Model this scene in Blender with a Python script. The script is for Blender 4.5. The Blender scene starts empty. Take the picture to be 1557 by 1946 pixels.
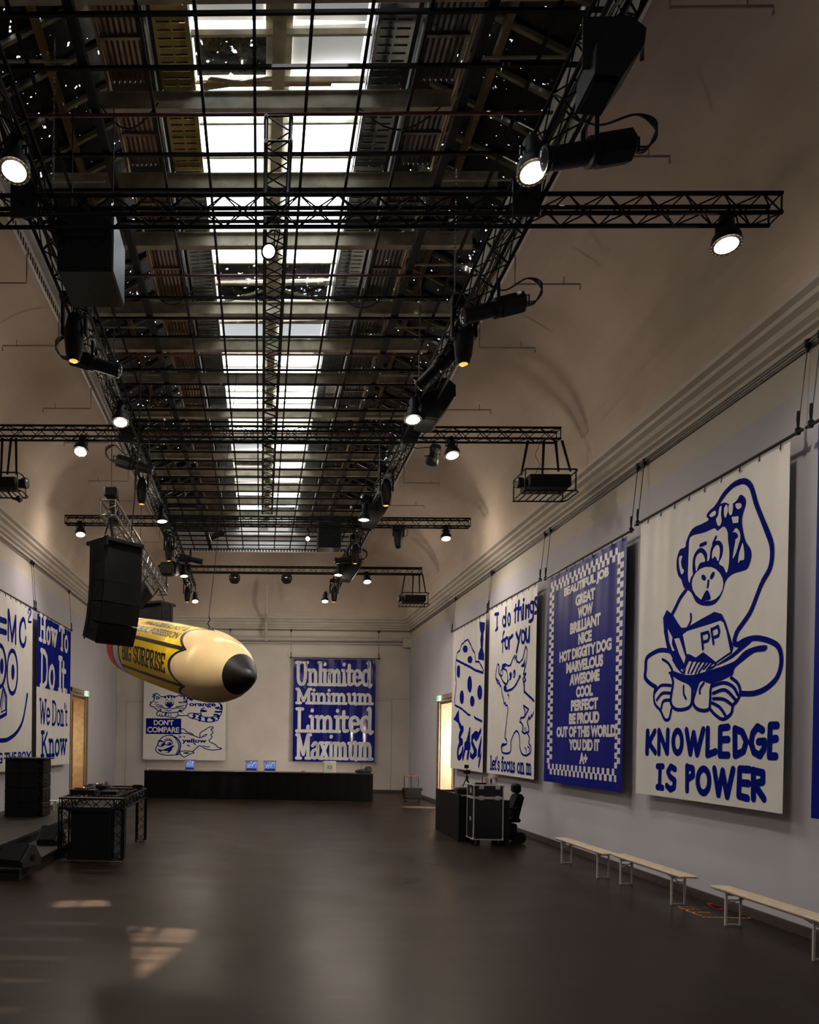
import bpy, bmesh, math, random
from mathutils import Vector, Matrix
from mathutils.geometry import tessellate_polygon
random.seed(7)
R = random.Random(11)
SC = bpy.context.scene
COL = SC.collection
PI = math.pi

# ------------------------------------------------------------------ camera
F, CX, CY = 1430.0, 460.0, 1404.5          # focal length and principal point for a 1557 x 1946 frame (shift lens)
EYE = Vector((0, 0, 2.4))
_a = math.atan(35.0 / F); _r = 0.0145
_rt = Vector((math.cos(_a), math.sin(_a), 0)); FWD = Vector((-math.sin(_a), math.cos(_a), 0)); _up = Vector((0, 0, 1))
RT = _rt * math.cos(_r) + _up * math.sin(_r)
UP = -_rt * math.sin(_r) + _up * math.cos(_r)
cam_d = bpy.data.cameras.new('camera'); cam = bpy.data.objects.new('camera', cam_d); COL.objects.link(cam)
cam.matrix_world = Matrix(((RT.x, UP.x, -FWD.x, EYE.x), (RT.y, UP.y, -FWD.y, EYE.y), (RT.z, UP.z, -FWD.z, EYE.z), (0, 0, 0, 1)))
cam_d.sensor_fit = 'VERTICAL'; cam_d.sensor_height = 36; cam_d.sensor_width = 28.8
cam_d.lens = 36 * F / 1946
cam_d.shift_x = (778.5 - CX) / 1946; cam_d.shift_y = (CY - 973) / 1946
cam_d.clip_start = 0.05; cam_d.clip_end = 300
SC.camera = cam

# ------------------------------------------------------------------ world, sun, exposure
W = bpy.data.worlds.new('sky'); SC.world = W; W.use_nodes = True
_bg = W.node_tree.nodes['Background']; _bg.inputs[0].default_value = (0.78, 0.88, 1.0, 1); _bg.inputs[1].default_value = 12.0
SC.view_settings.view_transform = 'Standard'; SC.view_settings.look = 'None'
SC.view_settings.exposure = 0.0; SC.view_settings.gamma = 1.0
try: SC.view_settings.use_curve_mapping = False
except Exception: pass
SUN_DIR = Vector((-0.16, 0.12, -0.98)).normalized()
_sd = bpy.data.lights.new('sun', 'SUN'); _sd.energy = 42.0; _sd.angle = 0.014; _sd.color = (1, .97, .98)
_so = bpy.data.objects.new('sun', _sd); COL.objects.link(_so); _so.rotation_euler = SUN_DIR.to_track_quat('-Z', 'Y').to_euler()
PAR_W = 470.0; SKY_E = 6.0
SC.cycles.max_bounces = 6; SC.cycles.diffuse_bounces = 4; SC.cycles.caustics_reflective = False; SC.cycles.caustics_refractive = False
SC.cycles.sample_clamp_indirect = 4.0
SC.cycles.use_denoising = True

# ------------------------------------------------------------------ helpers
def ray(px, py): return RT * (px - CX) + UP * (CY - py) + FWD * F
def hitX(px, py, X): d = ray(px, py); return EYE + d * ((X - EYE.x) / d.x)
def hitY(px, py, Y): d = ray(px, py); return EYE + d * ((Y - EYE.y) / d.y)
def hitZ(px, py, Z): d = ray(px, py); return EYE + d * ((Z - EYE.z) / d.z)

MATS = {}
def mat(name, col, rough=0.6, metal=0.0, var=0.0, scale=4.0, bump=0.0, emit=None, spec=0.5, col2=None, detail=4.0):
    if name in MATS: return MATS[name]
    m = bpy.data.materials.new(name); m.use_nodes = True; nt = m.node_tree; b = nt.nodes['Principled BSDF']
    c = (col[0], col[1], col[2], 1)
    b.inputs['Base Color'].default_value = c; b.inputs['Roughness'].default_value = rough; b.inputs['Metallic'].default_value = metal
    b.inputs['Specular IOR Level'].default_value = spec
    if var or bump:
        tc = nt.nodes.new('ShaderNodeTexCoord'); nz = nt.nodes.new('ShaderNodeTexNoise')
        nz.inputs['Scale'].default_value = scale; nz.inputs['Detail'].default_value = detail
        nt.links.new(tc.outputs['Object'], nz.inputs['Vector'])
        if var:
            rp = nt.nodes.new('ShaderNodeValToRGB')
            d = col2 if col2 else tuple(x * (1 - var) for x in col)
            e = tuple(min(1, x * (1 + var * .5)) for x in col)
            rp.color_ramp.elements[0].color = (*d, 1); rp.color_ramp.elements[0].position = .3
            rp.color_ramp.elements[1].color = (*e, 1); rp.color_ramp.elements[1].position = .7
            nt.links.new(nz.outputs[0], rp.inputs[0]); nt.links.new(rp.outputs[0], b.inputs['Base Color'])
        if bump:
            bp = nt.nodes.new('ShaderNodeBump'); bp.inputs['Strength'].default_value = bump; bp.inputs['Distance'].default_value = .02
            nt.links.new(nz.outputs[0], bp.inputs['Height']); nt.links.new(bp.outputs[0], b.inputs['Normal'])
    if emit:
        b.inputs['Emission Color'].default_value = (*emit[0], 1); b.inputs['Emission Strength'].default_value = emit[1]
    MATS[name] = m; return m

BLK = mat('black_powder_coat', (.005, .0055, .006), .5, 0, .2, 20, spec=.25)
TRS = mat('black_truss_tube', (.005, .006, .007), .6, 0, .2, 12, spec=.08)
GRY = mat('grey_aluminium', (.16, .155, .145), .4, .8, .2, 12)
CABF = mat('dark_speaker_paint', (.0045, .005, .0055), .6, 0, .25, 90, .3, spec=.25)
GRIL = mat('grille_mesh', (.006, .0065, .007), .7, 0, .5, 160, .5, spec=.15)
CHR = mat('bright_steel', (.5, .5, .5), .25, 1.0)
WIRE = mat('dark_wire', (.02, .02, .02), .4, .5)
BLUE = mat('blue_print', (.001, .008, .19), .7, 0, .08, 5, spec=.02)
BLUEG = mat('glossy_blue_vinyl', (.001, .006, .20), .4, 0, .08, 5, spec=.08)
BLUEV = mat('shiny_blue_vinyl', (.002, .006, .18), .14, 0, .08, 5, spec=.6)
WHT = mat('white_vinyl', (.70, .69, .66), .45, 0, .04, 3)
WHTP = mat('white_print', (.66, .66, .66), .45)
WOOD = mat('bench_wood', (.52, .42, .31), .5, 0, .15, 9)
FRAMEG = mat('bench_frame_paint', (.60, .60, .57), .4, .2)

class MB:
    def __init__(s): s.v = []; s.f = []
    def add(s, vs, fs):
        n = len(s.v); s.v += [tuple(p) for p in vs]; s.f += [tuple(i + n for i in f) for f in fs]; return s
    def box(s, x0, y0, z0, x1, y1, z1):
        vs = [(x, y, z) for x in (x0, x1) for y in (y0, y1) for z in (z0, z1)]
        return s.add(vs, [(0, 1, 3, 2), (4, 6, 7, 5), (0, 4, 5, 1), (2, 3, 7, 6), (0, 2, 6, 4), (1, 5, 7, 3)])
    def cbox(s, x0, y0, z0, x1, y1, z1, c=.01):
        # box with chamfered vertical and horizontal edges
        bm = bmesh.new(); bmesh.ops.create_cube(bm, size=1)
        for v in bm.verts: v.co = Vector(((x0 + x1) / 2 + v.co.x * (x1 - x0), (y0 + y1) / 2 + v.co.y * (y1 - y0), (z0 + z1) / 2 + v.co.z * (z1 - z0)))
        bmesh.ops.bevel(bm, geom=bm.edges[:], offset=c, segments=1, affect='EDGES')
        bm.verts.index_update(); s.add([v.co for v in bm.verts], [[v.index for v in f.verts] for f in bm.faces]); bm.free(); return s
    def cyl(s, a, b, r, n=8, r2=None, cap=True):
        a = Vector(a); b = Vector(b); d = (b - a)
        if d.length < 1e-6: return s
        d.normalize(); u = d.orthogonal().normalized(); w = d.cross(u); r2 = r if r2 is None else r2
        vs = [a + (u * math.cos(2 * PI * i / n) + w * math.sin(2 * PI * i / n)) * r for i in range(n)]
        vs += [b + (u * math.cos(2 * PI * i / n) + w * math.sin(2 * PI * i / n)) * r2 for i in range(n)]
        fs = [(i, (i + 1) % n, n + (i + 1) % n, n + i) for i in range(n)]
        if cap: fs += [tuple(range(n))[::-1], tuple(range(n, 2 * n))]
        return s.add(vs, fs)
    def tube(s, pts, r, n=6):
        pts = [Vector(p) for p in pts]
        rings = []
        u = None
        for i, p in enumerate(pts):
            d = (pts[min(i + 1, len(pts) - 1)] - pts[max(i - 1, 0)]).normalized()
            if u is None: u = d.orthogonal().normalized()
            u = (u - d * u.dot(d)); u = u.normalized() if u.length > 1e-5 else d.orthogonal().normalized()
            w = d.cross(u); rings.append([p + (u * math.cos(2 * PI * k / n) + w * math.sin(2 * PI * k / n)) * r for k in range(n)])
        vs = [q for rg in rings for q in rg]; fs = []
        for i in range(len(pts) - 1):
            for k in range(n): fs.append((i * n + k, i * n + (k + 1) % n, (i + 1) * n + (k + 1) % n, (i + 1) * n + k))
        fs += [tuple(range(n))[::-1], tuple(range((len(pts) - 1) * n, len(pts) * n))]
        return s.add(vs, fs)
    def lathe(s, a, d, prof, n=20):
        # prof: list of (distance along d, radius)
        a = Vector(a); d = Vector(d).normalized(); u = d.orthogonal().normalized(); w = d.cross(u); vs = []; fs = []
        for (t, r) in prof:
            for k in range(n): vs.append(a + d * t + (u * math.cos(2 * PI * k / n) + w * math.sin(2 * PI * k / n)) * max(r, 1e-4))
        for i in range(len(prof) - 1):
            for k in range(n): fs.append((i * n + k, i * n + (k + 1) % n, (i + 1) * n + (k + 1) % n, (i + 1) * n + k))
        fs += [tuple(range(n))[::-1], tuple(range((len(prof) - 1) * n, len(prof) * n))]
        return s.add(vs, fs)
    def prism(s, poly, vec):
        vec = Vector(vec); n = len(poly); p = [Vector(q) for q in poly]
        return s.add(p + [q + vec for q in p], [tuple(range(n))[::-1], tuple(range(n, 2 * n))] + [(i, (i + 1) % n, n + (i + 1) % n, n + i) for i in range(n)])
    def xf(s, M):
        s.v = [tuple(M @ Vector(p)) for p in s.v]; return s

def wloc(o):
    return o.matrix_basis if o.parent is None else wloc(o.parent) @ o.matrix_basis
def build(name, mb, m, parent=None, world=True, smooth=False, kind=None, label=None, data=None):
    if data is None:
        data = bpy.data.meshes.new(name); vs = mb.v
        if parent is not None and world:
            inv = wloc(parent).inverted(); vs = [tuple(inv @ Vector(p)) for p in vs]
        data.from_pydata(vs, [], mb.f); data.materials.append(m)
        bm = bmesh.new(); bm.from_mesh(data); bmesh.ops.recalc_face_normals(bm, faces=bm.faces[:]); bm.to_mesh(data); bm.free()
        if smooth:
            data.polygons.foreach_set('use_smooth', [True] * len(data.polygons))
            try: data.set_sharp_from_angle(angle=.6)
            except Exception: pass
        data.update()
    o = bpy.data.objects.new(name, data); COL.objects.link(o)
    if parent is not None: o.parent = parent
    if kind: o['kind'] = kind
    if label: o['label'] = label
    return o
def thing(name, label, cat, loc=(0, 0, 0), rz=0.0, group=None):
    o = bpy.data.objects.new(name, None); COL.objects.link(o); o.empty_display_size = .1
    o.location = loc; o.rotation_euler = (0, 0, rz); o['label'] = label; o['category'] = cat
    if group: o['group'] = group
    return o
def tag(o, label, cat, group=None):
    o['label'] = label; o['category'] = cat
    if group: o['group'] = group
    return o
def struct(name, mb, m, parent=None, **k):
    o = build(name, mb, m, parent, **k); o['kind'] = 'structure'; return o
def dup(o, parent=None, loc=None, label=None):
    c = o.copy(); COL.objects.link(c); c.parent = parent
    if loc is not None: c.location = loc
    if label: c['label'] = label
    for ch in list(o.children): dup(ch, c)
    return c
def spot(parent, loc, d, power, col, angle=55, blend=.6, size=.1):
    L = bpy.data.lights.new('lamp_light', 'SPOT'); L.energy = power; L.color = col; L.spot_size = math.radians(angle); L.spot_blend = blend; L.shadow_soft_size = size
    o = bpy.data.objects.new('lamp_light', L); COL.objects.link(o)
    q = Vector(d).to_track_quat('-Z', 'Y').to_matrix().to_4x4(); M = Matrix.Translation(Vector(loc)) @ q
    o.parent = parent; o.matrix_local = wloc(parent).inverted() @ M if parent else M
    return o

# ------------------------------------------------------------------ room shell
XL, XR, YB, YF = -6.88, 6.95, 35.4, -4.5
def ring(mb, prof, sides='LRBF'):
    loops = []
    for (d, z) in prof: loops.append([(XL + d, YF + d, z), (XR - d, YF + d, z), (XR - d, YB - d, z), (XL + d, YB - d, z)])
    nm = {'F': 0, 'R': 1, 'B': 2, 'L': 3}
    for i in range(len(prof) - 1):
        for sd in sides:
            k = nm[sd]; a, b = loops[i], loops[i + 1]; mb.add([a[k], a[(k + 1) % 4], b[(k + 1) % 4], b[k]], [(0, 1, 2, 3)])
    return mb

# plaster wall: cream frieze above 7.0 m, cooler white paint below
def wall_mat():
    m = bpy.data.materials.new('painted_plaster'); m.use_nodes = True; nt = m.node_tree; b = nt.nodes['Principled BSDF']
    b.inputs['Roughness'].default_value = .75; b.inputs['Specular IOR Level'].default_value = .2
    tc = nt.nodes.new('ShaderNodeTexCoord'); sp = nt.nodes.new('ShaderNodeSeparateXYZ'); nt.links.new(tc.outputs['Object'], sp.inputs[0])
    gt = nt.nodes.new('ShaderNodeMath'); gt.operation = 'GREATER_THAN'; gt.inputs[1].default_value = 7.02; nt.links.new(sp.outputs[2], gt.inputs[0])
    nz = nt.nodes.new('ShaderNodeTexNoise'); nz.inputs['Scale'].default_value = .9; nz.inputs['Detail'].default_value = 5; nt.links.new(tc.outputs['Object'], nz.inputs['Vector'])
    m1 = nt.nodes.new('ShaderNodeMix'); m1.data_type = 'RGBA'; m1.inputs[6].default_value = (.44, .43, .485, 1); m1.inputs[7].default_value = (.53, .52, .56, 1)
    m2 = nt.nodes.new('ShaderNodeMix'); m2.data_type = 'RGBA'; m2.inputs[6].default_value = (.50, .465, .41, 1); m2.inputs[7].default_value = (.58, .54, .48, 1)
    nt.links.new(nz.outputs[0], m1.inputs[0]); nt.links.new(nz.outputs[0], m2.inputs[0])
    m3 = nt.nodes.new('ShaderNodeMix'); m3.data_type = 'RGBA'; nt.links.new(gt.outputs[0], m3.inputs[0]); nt.links.new(m1.outputs[2], m3.inputs[6]); nt.links.new(m2.outputs[2], m3.inputs[7])
    nt.links.new(m3.outputs[2], b.inputs['Base Color']); return m
WALL = wall_mat()
WALLB = mat('back_wall_paint', (.62, .575, .53), .75, 0, .1, .8, 0, spec=.2)
COVE = mat('old_cove_plaster', (.60, .515, .43), .85, 0, .22, .45, .12, spec=.15, detail=8)
CORN = mat('cornice_plaster', (.56, .52, .46), .75, 0, .08, 2, spec=.2)
FRM = mat('white_frame_paint', (.86, .86, .84), .5, 0, .1, 2)

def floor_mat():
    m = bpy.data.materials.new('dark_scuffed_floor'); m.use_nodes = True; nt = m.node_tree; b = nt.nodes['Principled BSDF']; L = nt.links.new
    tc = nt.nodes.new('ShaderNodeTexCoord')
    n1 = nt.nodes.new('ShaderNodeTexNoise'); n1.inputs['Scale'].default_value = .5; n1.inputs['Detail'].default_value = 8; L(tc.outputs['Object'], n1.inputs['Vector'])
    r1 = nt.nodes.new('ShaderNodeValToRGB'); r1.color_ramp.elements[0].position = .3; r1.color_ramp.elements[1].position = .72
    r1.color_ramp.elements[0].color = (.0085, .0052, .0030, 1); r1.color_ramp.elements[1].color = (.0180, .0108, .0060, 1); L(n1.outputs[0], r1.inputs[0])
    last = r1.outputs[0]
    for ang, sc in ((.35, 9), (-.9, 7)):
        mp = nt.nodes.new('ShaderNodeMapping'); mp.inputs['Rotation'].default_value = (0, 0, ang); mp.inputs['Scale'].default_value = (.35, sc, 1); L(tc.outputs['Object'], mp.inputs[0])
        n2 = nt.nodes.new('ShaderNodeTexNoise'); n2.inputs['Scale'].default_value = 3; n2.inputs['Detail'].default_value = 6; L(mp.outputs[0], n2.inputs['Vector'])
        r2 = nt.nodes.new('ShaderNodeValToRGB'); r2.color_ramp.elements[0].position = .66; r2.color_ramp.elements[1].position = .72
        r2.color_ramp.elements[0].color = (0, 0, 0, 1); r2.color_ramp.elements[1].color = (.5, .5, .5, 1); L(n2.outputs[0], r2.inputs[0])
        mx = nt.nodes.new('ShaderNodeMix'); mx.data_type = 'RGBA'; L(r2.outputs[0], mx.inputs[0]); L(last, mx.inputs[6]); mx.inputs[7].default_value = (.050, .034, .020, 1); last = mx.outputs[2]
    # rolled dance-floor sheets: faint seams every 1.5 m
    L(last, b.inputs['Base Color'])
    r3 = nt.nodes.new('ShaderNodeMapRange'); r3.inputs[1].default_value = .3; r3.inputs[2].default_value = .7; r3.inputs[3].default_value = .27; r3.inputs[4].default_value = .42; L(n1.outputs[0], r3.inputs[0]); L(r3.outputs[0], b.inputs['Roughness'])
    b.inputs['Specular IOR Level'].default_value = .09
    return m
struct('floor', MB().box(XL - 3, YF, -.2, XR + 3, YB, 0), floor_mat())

DOORY = {'R': (27.0, 29.75), 'L': (27.0, 29.75)}
def side_wall(x, y0, y1, zt, out):
    mb = MB(); t = .5 * out
    xa, xb = sorted((x, x + t))
    mb.box(xa, YF, 0, xb, y0, 7.62); mb.box(xa, y1, 0, xb, YB, 7.62); mb.box(xa, y0, zt, xb, y1, 7.62); return mb
wr = struct('wall_right', side_wall(XR, *DOORY['R'], 4.2, 1), WALL)
wl = struct('wall_left', side_wall(XL, *DOORY['L'], 4.2, -1), WALL)
wb = struct('wall_back', MB().box(XL - .5, YB, 0, XR + .5, YB + .4, 7.62), WALLB)
struct('wall_front', MB().box(XL - .5, YF - .4, 0, XR + .5, YF, 7.62), WALL)
ring_cor = [(0, 7.58), (.05, 7.60), (.05, 7.66), (.11, 7.70), (.11, 7.75), (.17, 7.80), (.19, 7.88), (.27, 7.93), (.27, 8.00), (.35, 8.04), (.35, 8.12)]
struct('trim_1', ring(MB(), ring_cor), CORN)
cove = [(2.8 - 2.45 * math.cos(t * PI / 40), 8.12 + 2.43 * math.sin(t * PI / 40)) for t in range(21)]
co = struct('ceiling', ring(MB(), cove), COVE, smooth=True)
frm = [(2.8, 10.55), (2.8, 10.50), (2.84, 10.50), (2.84, 10.66), (2.87, 10.70), (2.87, 11.00), (2.92, 11.02), (2.92, 11.08), (2.98, 11.10), (2.98, 11.17), (3.05, 11.20), (3.05, 11.36)]
struct('trim_2', ring(MB(), frm), FRM)
# dark vent slots in the upstand of the opening frame
sl = MB(); y = 4.0
while y < YB - 2.9:
    for xx in (XL + 2.835, XR - 2.845): sl.box(xx, y, 10.52, xx + .01, y + .055, 10.64)
    y += .13
x = XL + 2.95
while x < XR - 2.9:
    sl.box(x, YB - 2.85, 10.52, x + .055, YB - 2.84, 10.64); x += .13
vs_ = build('vent_slots', sl, mat('slot_dark', (.02, .02, .02), .9)); vs_['kind'] = 'stuff'
for nm, mb in (('baseboard_right', MB().box(XR - .03, YF, 0, XR, 27.0, .13).box(XR - .03, 29.75, 0, XR, YB, .13)),
               ('baseboard_left', MB().box(XL, YF, 0, XL + .03, 27.0, .13).box(XL, 29.75, 0, XL + .03, YB, .13)),
               ('baseboard_back', MB().box(XL, YB - .03, 0, XR, YB, .12))):
    struct(nm, mb, mat('brown_stone_skirting', (.07, .055, .045), .5, 0, .3, 6))
# faint flush panel doors in the back wall
seam = mat('wall_seam', (.20, .18, .17), .8)
def flush_door(px0, px1, pyt, nm):
    a = hitY(px0, pyt, YB); b = hitY(px1, pyt, YB); mb = MB(); w = .018
    for xx in (a.x, b.x): mb.box(xx - w / 2, YB - .006, 0, xx + w / 2, YB, a.z)
    mb.box(a.x, YB - .006, a.z - w, b.x, YB, a.z); struct(nm, mb, seam)
flush_door(688, 745, 1331, 'door_3'); flush_door(240, 280, 1333, 'door_4')
struct('trim_3', MB().box(hitY(716, 1328, YB).x, YB - .006, hitY(716, 1328, YB).z, XR, YB, hitY(716, 1328, YB).z + .015), seam)

# door openings: stepped stone frames and lit timber lobby behind
STONE = mat('brown_travertine', (.30, .21, .13), .45, 0, .3, 5, .1)
VEN = mat('ochre_veneer', (.60, .33, .05), .8, 0, .25, 3, .05, spec=.05)
PALE = mat('pale_veneer', (.72, .58, .40), .5, 0, .2, 3)
for sd, x, o in (('R', XR, 1), ('L', XL, -1)):
    y0, y1 = DOORY[sd]; mb = MB(); zt = 4.2
    for k, (w, dp) in enumerate(((.16, .03), (.11, .0), (.07, -.06))):
        # jambs and head: three nested steps receding into the wall
        oo = sum((.16, .11, .07)[:k]); xa, xb = sorted((x - o * (dp + .0), x + o * .5))
        mb.box(xa, y1 - oo - w, 0, xb, y1 - oo, zt - oo); mb.box(xa, y0 + oo, 0, xb, y0 + oo + w, zt - oo); mb.box(xa, y0 + oo, zt - oo - w, xb, y1 - oo, zt - oo)
    d = struct('door_1' if sd == 'L' else 'door_2', mb, STONE)
    # lobby
    lb = MB(); xo = x + o * 2.6
    xa, xb = sorted((x + o * .5, xo))
    lb.box(xa, y1 + .3, 0, xb, y1 + .4, 4.6).box(xa, y0 - .5, 0, xb, y0 - .4, 4.6).box(min(xo, xo + o * .1), y0 - .5, 0, max(xo, xo + o * .1), y1 + .4, 4.6).box(xa, y0 - .5, 4.5, xb, y1 + .4, 4.6)
    struct('lobby_wall', lb, PALE if sd == 'R' else VEN)
    # open veneered door leaf folded back against the far reveal
    lf = thing('open_door_leaf', 'tall pale veneered door leaf standing open in the right doorway' if sd == 'R' else 'tall ochre veneered door leaf standing open in the left doorway', 'door', (x + o * .52, y1 - .45, 0))
    xa, xb = sorted((x + o * .52, x + o * 1.85))
    build('panel', MB().cbox(xa, y1 - .42, .02, xb, y1 - .36, zt - .36, .004), PALE if sd == 'R' else VEN, lf)
    build('handle', MB().tube([(x + o * 1.7, y1 - .42, 1.05), (x + o * 1.7, y1 - .48, 1.05), (x + o * 1.62, y1 - .48, 1.05), (x + o * 1.58, y1 - .48, 1.05)], .012), CHR, lf)
    L = bpy.data.lights.new('lobby_daylight', 'AREA'); L.shape = 'RECTANGLE'; L.size = 2.0; L.size_y = 2.6; L.energy = 900 if sd == 'R' else 170; L.color = (1, .90, .76) if sd == 'R' else (1, .78, .42)
    lo = bpy.data.objects.new('lobby_daylight', L); COL.objects.link(lo); lo.location = (x + o * 1.7, y0 - .35, 1.9)
    lo.rotation_euler = Vector((0.0 * o, 1, -.12)).to_track_quat('-Z', 'Y').to_euler()
    if sd == 'R':
        S_ = bpy.data.lights.new('lobby_sunbeam', 'SPOT'); S_.energy = 14000; S_.spot_size = math.radians(13); S_.spot_blend = .5; S_.shadow_soft_size = .03; S_.color = (1, .96, .9)
        so = bpy.data.objects.new('lobby_sunbeam', S_); COL.objects.link(so); so.location = (x + 2.4, y0 + .5, 3.6); so.rotation_euler = (Vector((5.95, 27.6, 0)) - so.location).to_track_quat('-Z', 'Y').to_euler()
    es = thing('exit_sign', 'small lit green exit sign above the right doorway' if sd == 'R' else 'small lit green exit sign above the left doorway', 'sign', (x - o * .05, y1 - .9, zt - .16))
    xa, xb = sorted((x - o * .035, x - o * .13))
    build('sign_box', MB().cbox(xa, y1 - .75, zt - .22, xb, y1 - .35, zt - .02, .01), mat('sign_white', (.6, .7, .6), .4, emit=((.75, 1, .8), .7)), es)
    xg = x - o * .132
    build('running_figure', MB().box(min(xg, xg + .002), y1 - .62, zt - .19, max(xg, xg + .002), y1 - .40, zt - .05), mat('sign_green', (.0, .3, .1), .4, emit=((.1, .75, .3), .8)), es)
    pass
# ------------------------------------------------------------------ roof over the opening
DROOF = mat('dark_wired_glass', (.012, .016, .018), .22, 0, .6, 7, .35, detail=8)
def leak(m, lo, hi, sc):
    # dirt with tiny clear specks: real see-through points in the glass
    nt = m.node_tree; b = nt.nodes['Principled BSDF']; out = nt.nodes['Material Output']; tc = nt.nodes.new('ShaderNodeTexCoord'); nz = nt.nodes.new('ShaderNodeTexNoise')
    nz.inputs['Scale'].default_value = sc; nz.inputs['Detail'].default_value = 3; nt.links.new(tc.outputs['Object'], nz.inputs['Vector'])
    rp = nt.nodes.new('ShaderNodeMapRange'); rp.inputs[1].default_value = lo; rp.inputs[2].default_value = hi; nt.links.new(nz.outputs[0], rp.inputs[0])
    tr = nt.nodes.new('ShaderNodeBsdfTransparent'); mx = nt.nodes.new('ShaderNodeMixShader')
    nt.links.new(rp.outputs[0], mx.inputs[0]); nt.links.new(b.outputs[0], mx.inputs[1]); nt.links.new(tr.outputs[0], mx.inputs[2]); nt.links.new(mx.outputs[0], out.inputs[0])
leak(DROOF, .665, .71, 9.0)
PAINT = mat('weathered_cream_beam', (.40, .36, .26), .6, 0, .45, 3)
TIMB = mat('roof_timber', (.30, .19, .09), .7, 0, .35, 4)
GRID = mat('rusty_dark_grid', (.006, .004, .003), .7, 0, .4, 6, spec=.12)
CORR = mat('corrugated_brown_panel', (.20, .12, .075), .45, .2, .3, 5)
CORR2 = mat('corrugated_grey_panel', (.10, .085, .075), .45, .2, .3, 5)
YTRAY = mat('yellow_cable_tray', (.34, .24, .035), .5, 0, .3, 5)
GTRAY = mat('galvanised_tray', (.16, .17, .165), .35, .7, .3, 5)
roof = struct('roof', MB().box(-6.9, -5.2, 11.0, -6.6, YB, 11.3), DROOF)
roof['label'] = 'dark glazed gable roof seen through the ceiling opening'
# gable ends and eaves, closing the roof space
struct('gable_wall', MB().box(-7, YB - 2.3, 11.0, 7, YB - 2.1, 14.6), mat('gable_paint', (.16, .15, .13), .8), roof)
struct('gable_wall', MB().box(-7, YF - .6, 8.0, 7, YF - .4, 14.6), mat('gable_paint', (.16, .15, .13), .8), roof)
struct('roof_deck', ring(MB(), [(3.05, 11.36), (-.1, 11.38)]), mat('deck_dark', (.05, .045, .04), .9), roof)
def zr(x): return 13.5 - max(0, abs(x) - 2.6) * .52
# sloping sheets: one per bay and slope, lapped with thin open joints
bay = 0; y = -4.4; shts = []
while y < YB - 2.3:
    L_ = .74
    for sg in (-1, 1):
        for (xa, xb) in ((2.55, 4.12), (4.10, 5.62), (5.60, 7.0)):
            g = R.uniform(.002, .011) if R.random() < .5 else -.004
            ya, yb = y + g, y + L_ - g
            t = R.uniform(-.012, .012)
            mb = MB(); vs = []
            for dz in (0, .012):
                vs += [(sg * xa, ya, zr(xa) + dz + t), (sg * xb, ya, zr(xb) + dz), (sg * xb, yb, zr(xb) + dz + t), (sg * xa, yb, zr(xa) + dz)]
            mb.add(vs, [(0, 1, 2, 3), (4, 5, 6, 7), (0, 1, 5, 4), (1, 2, 6, 5), (2, 3, 7, 6), (3, 0, 4, 7)])
            o = build('glass_sheet', mb, DROOF, roof)
    bay += 1; y += L_
for sg in (-1, 1):
    y = -4.4
    while y < YB - 2.4:                   # timber glazing bars up the slope
        mb = MB()
        for (a, b) in (((2.6, zr(2.6) - .10), (7.0, zr(7.0) - .10)),):
            vs = [(sg * a[0], y - .03, a[1]), (sg * b[0], y - .03, b[1]), (sg * b[0], y + .03, b[1]), (sg * a[0], y + .03, a[1])]
            mb.add(vs + [(p[0], p[1], p[2] + .085) for p in vs], [(0, 1, 2, 3), (4, 5, 6, 7), (0, 1, 5, 4), (1, 2, 6, 5), (2, 3, 7, 6), (3, 0, 4, 7)])
        build('glazing_bar', mb, PAINT, roof); y += .74 * (2 if y < 6 else 1)
    for xx in (3.45, 4.6, 5.8):
        build('purlin', MB().box(sg * xx - .05, -4.4, zr(xx) - .26, sg * xx + .05, YB - 2.4, zr(xx) - .11), TIMB, roof)
# flat dark deck either side of the rooflight
build('roof_plate', MB().box(-2.65, -4.5, 13.3, -1.15, YB - 2.3, 13.34).box(1.45, -4.5, 13.3, 2.65, YB - 2.3, 13.34).box(-2.65, -4.5, 13.34, -2.6, YB - 2.3, 13.6).box(2.6, -4.5, 13.34, 2.65, YB - 2.3, 13.6), mat('deck_dark', (.05, .045, .04), .9), roof)
build('curb', MB().box(-1.16, -4.5, 12.0, -1.1, YB - 2.3, 13.4).box(1.4, -4.5, 12.0, 1.46, YB - 2.3, 13.4), PAINT, roof)
# steel beams
BY = [1.0, 2.6, 4.2, 5.8, 7.3, 8.85, 10.44, 11.94, 13.33, 15.45, 16.88, 18.45, 20.4, 21.9, 23.4, 24.9, 26.4, 27.9, 29.4, 30.9, 32.4]
ZB = 11.12
for i, yb in enumerate(BY):
    w = 2.5 if i == 6 else (3.6 if i % 3 else 5.5)
    m = MB().box(-w, yb - .012, ZB, w, yb + .012, ZB + .22).box(-w, yb - .06, ZB - .012, w, yb + .06, ZB).box(-w, yb - .06, ZB + .22, w, yb + .06, ZB + .235)
    x = -w + .3
    while x < w: m.cyl((x, yb - .02, ZB + .05), (x, yb - .012, ZB + .05), .014, 6); x += .42
    build('steel_beam', m, PAINT, roof)
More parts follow.
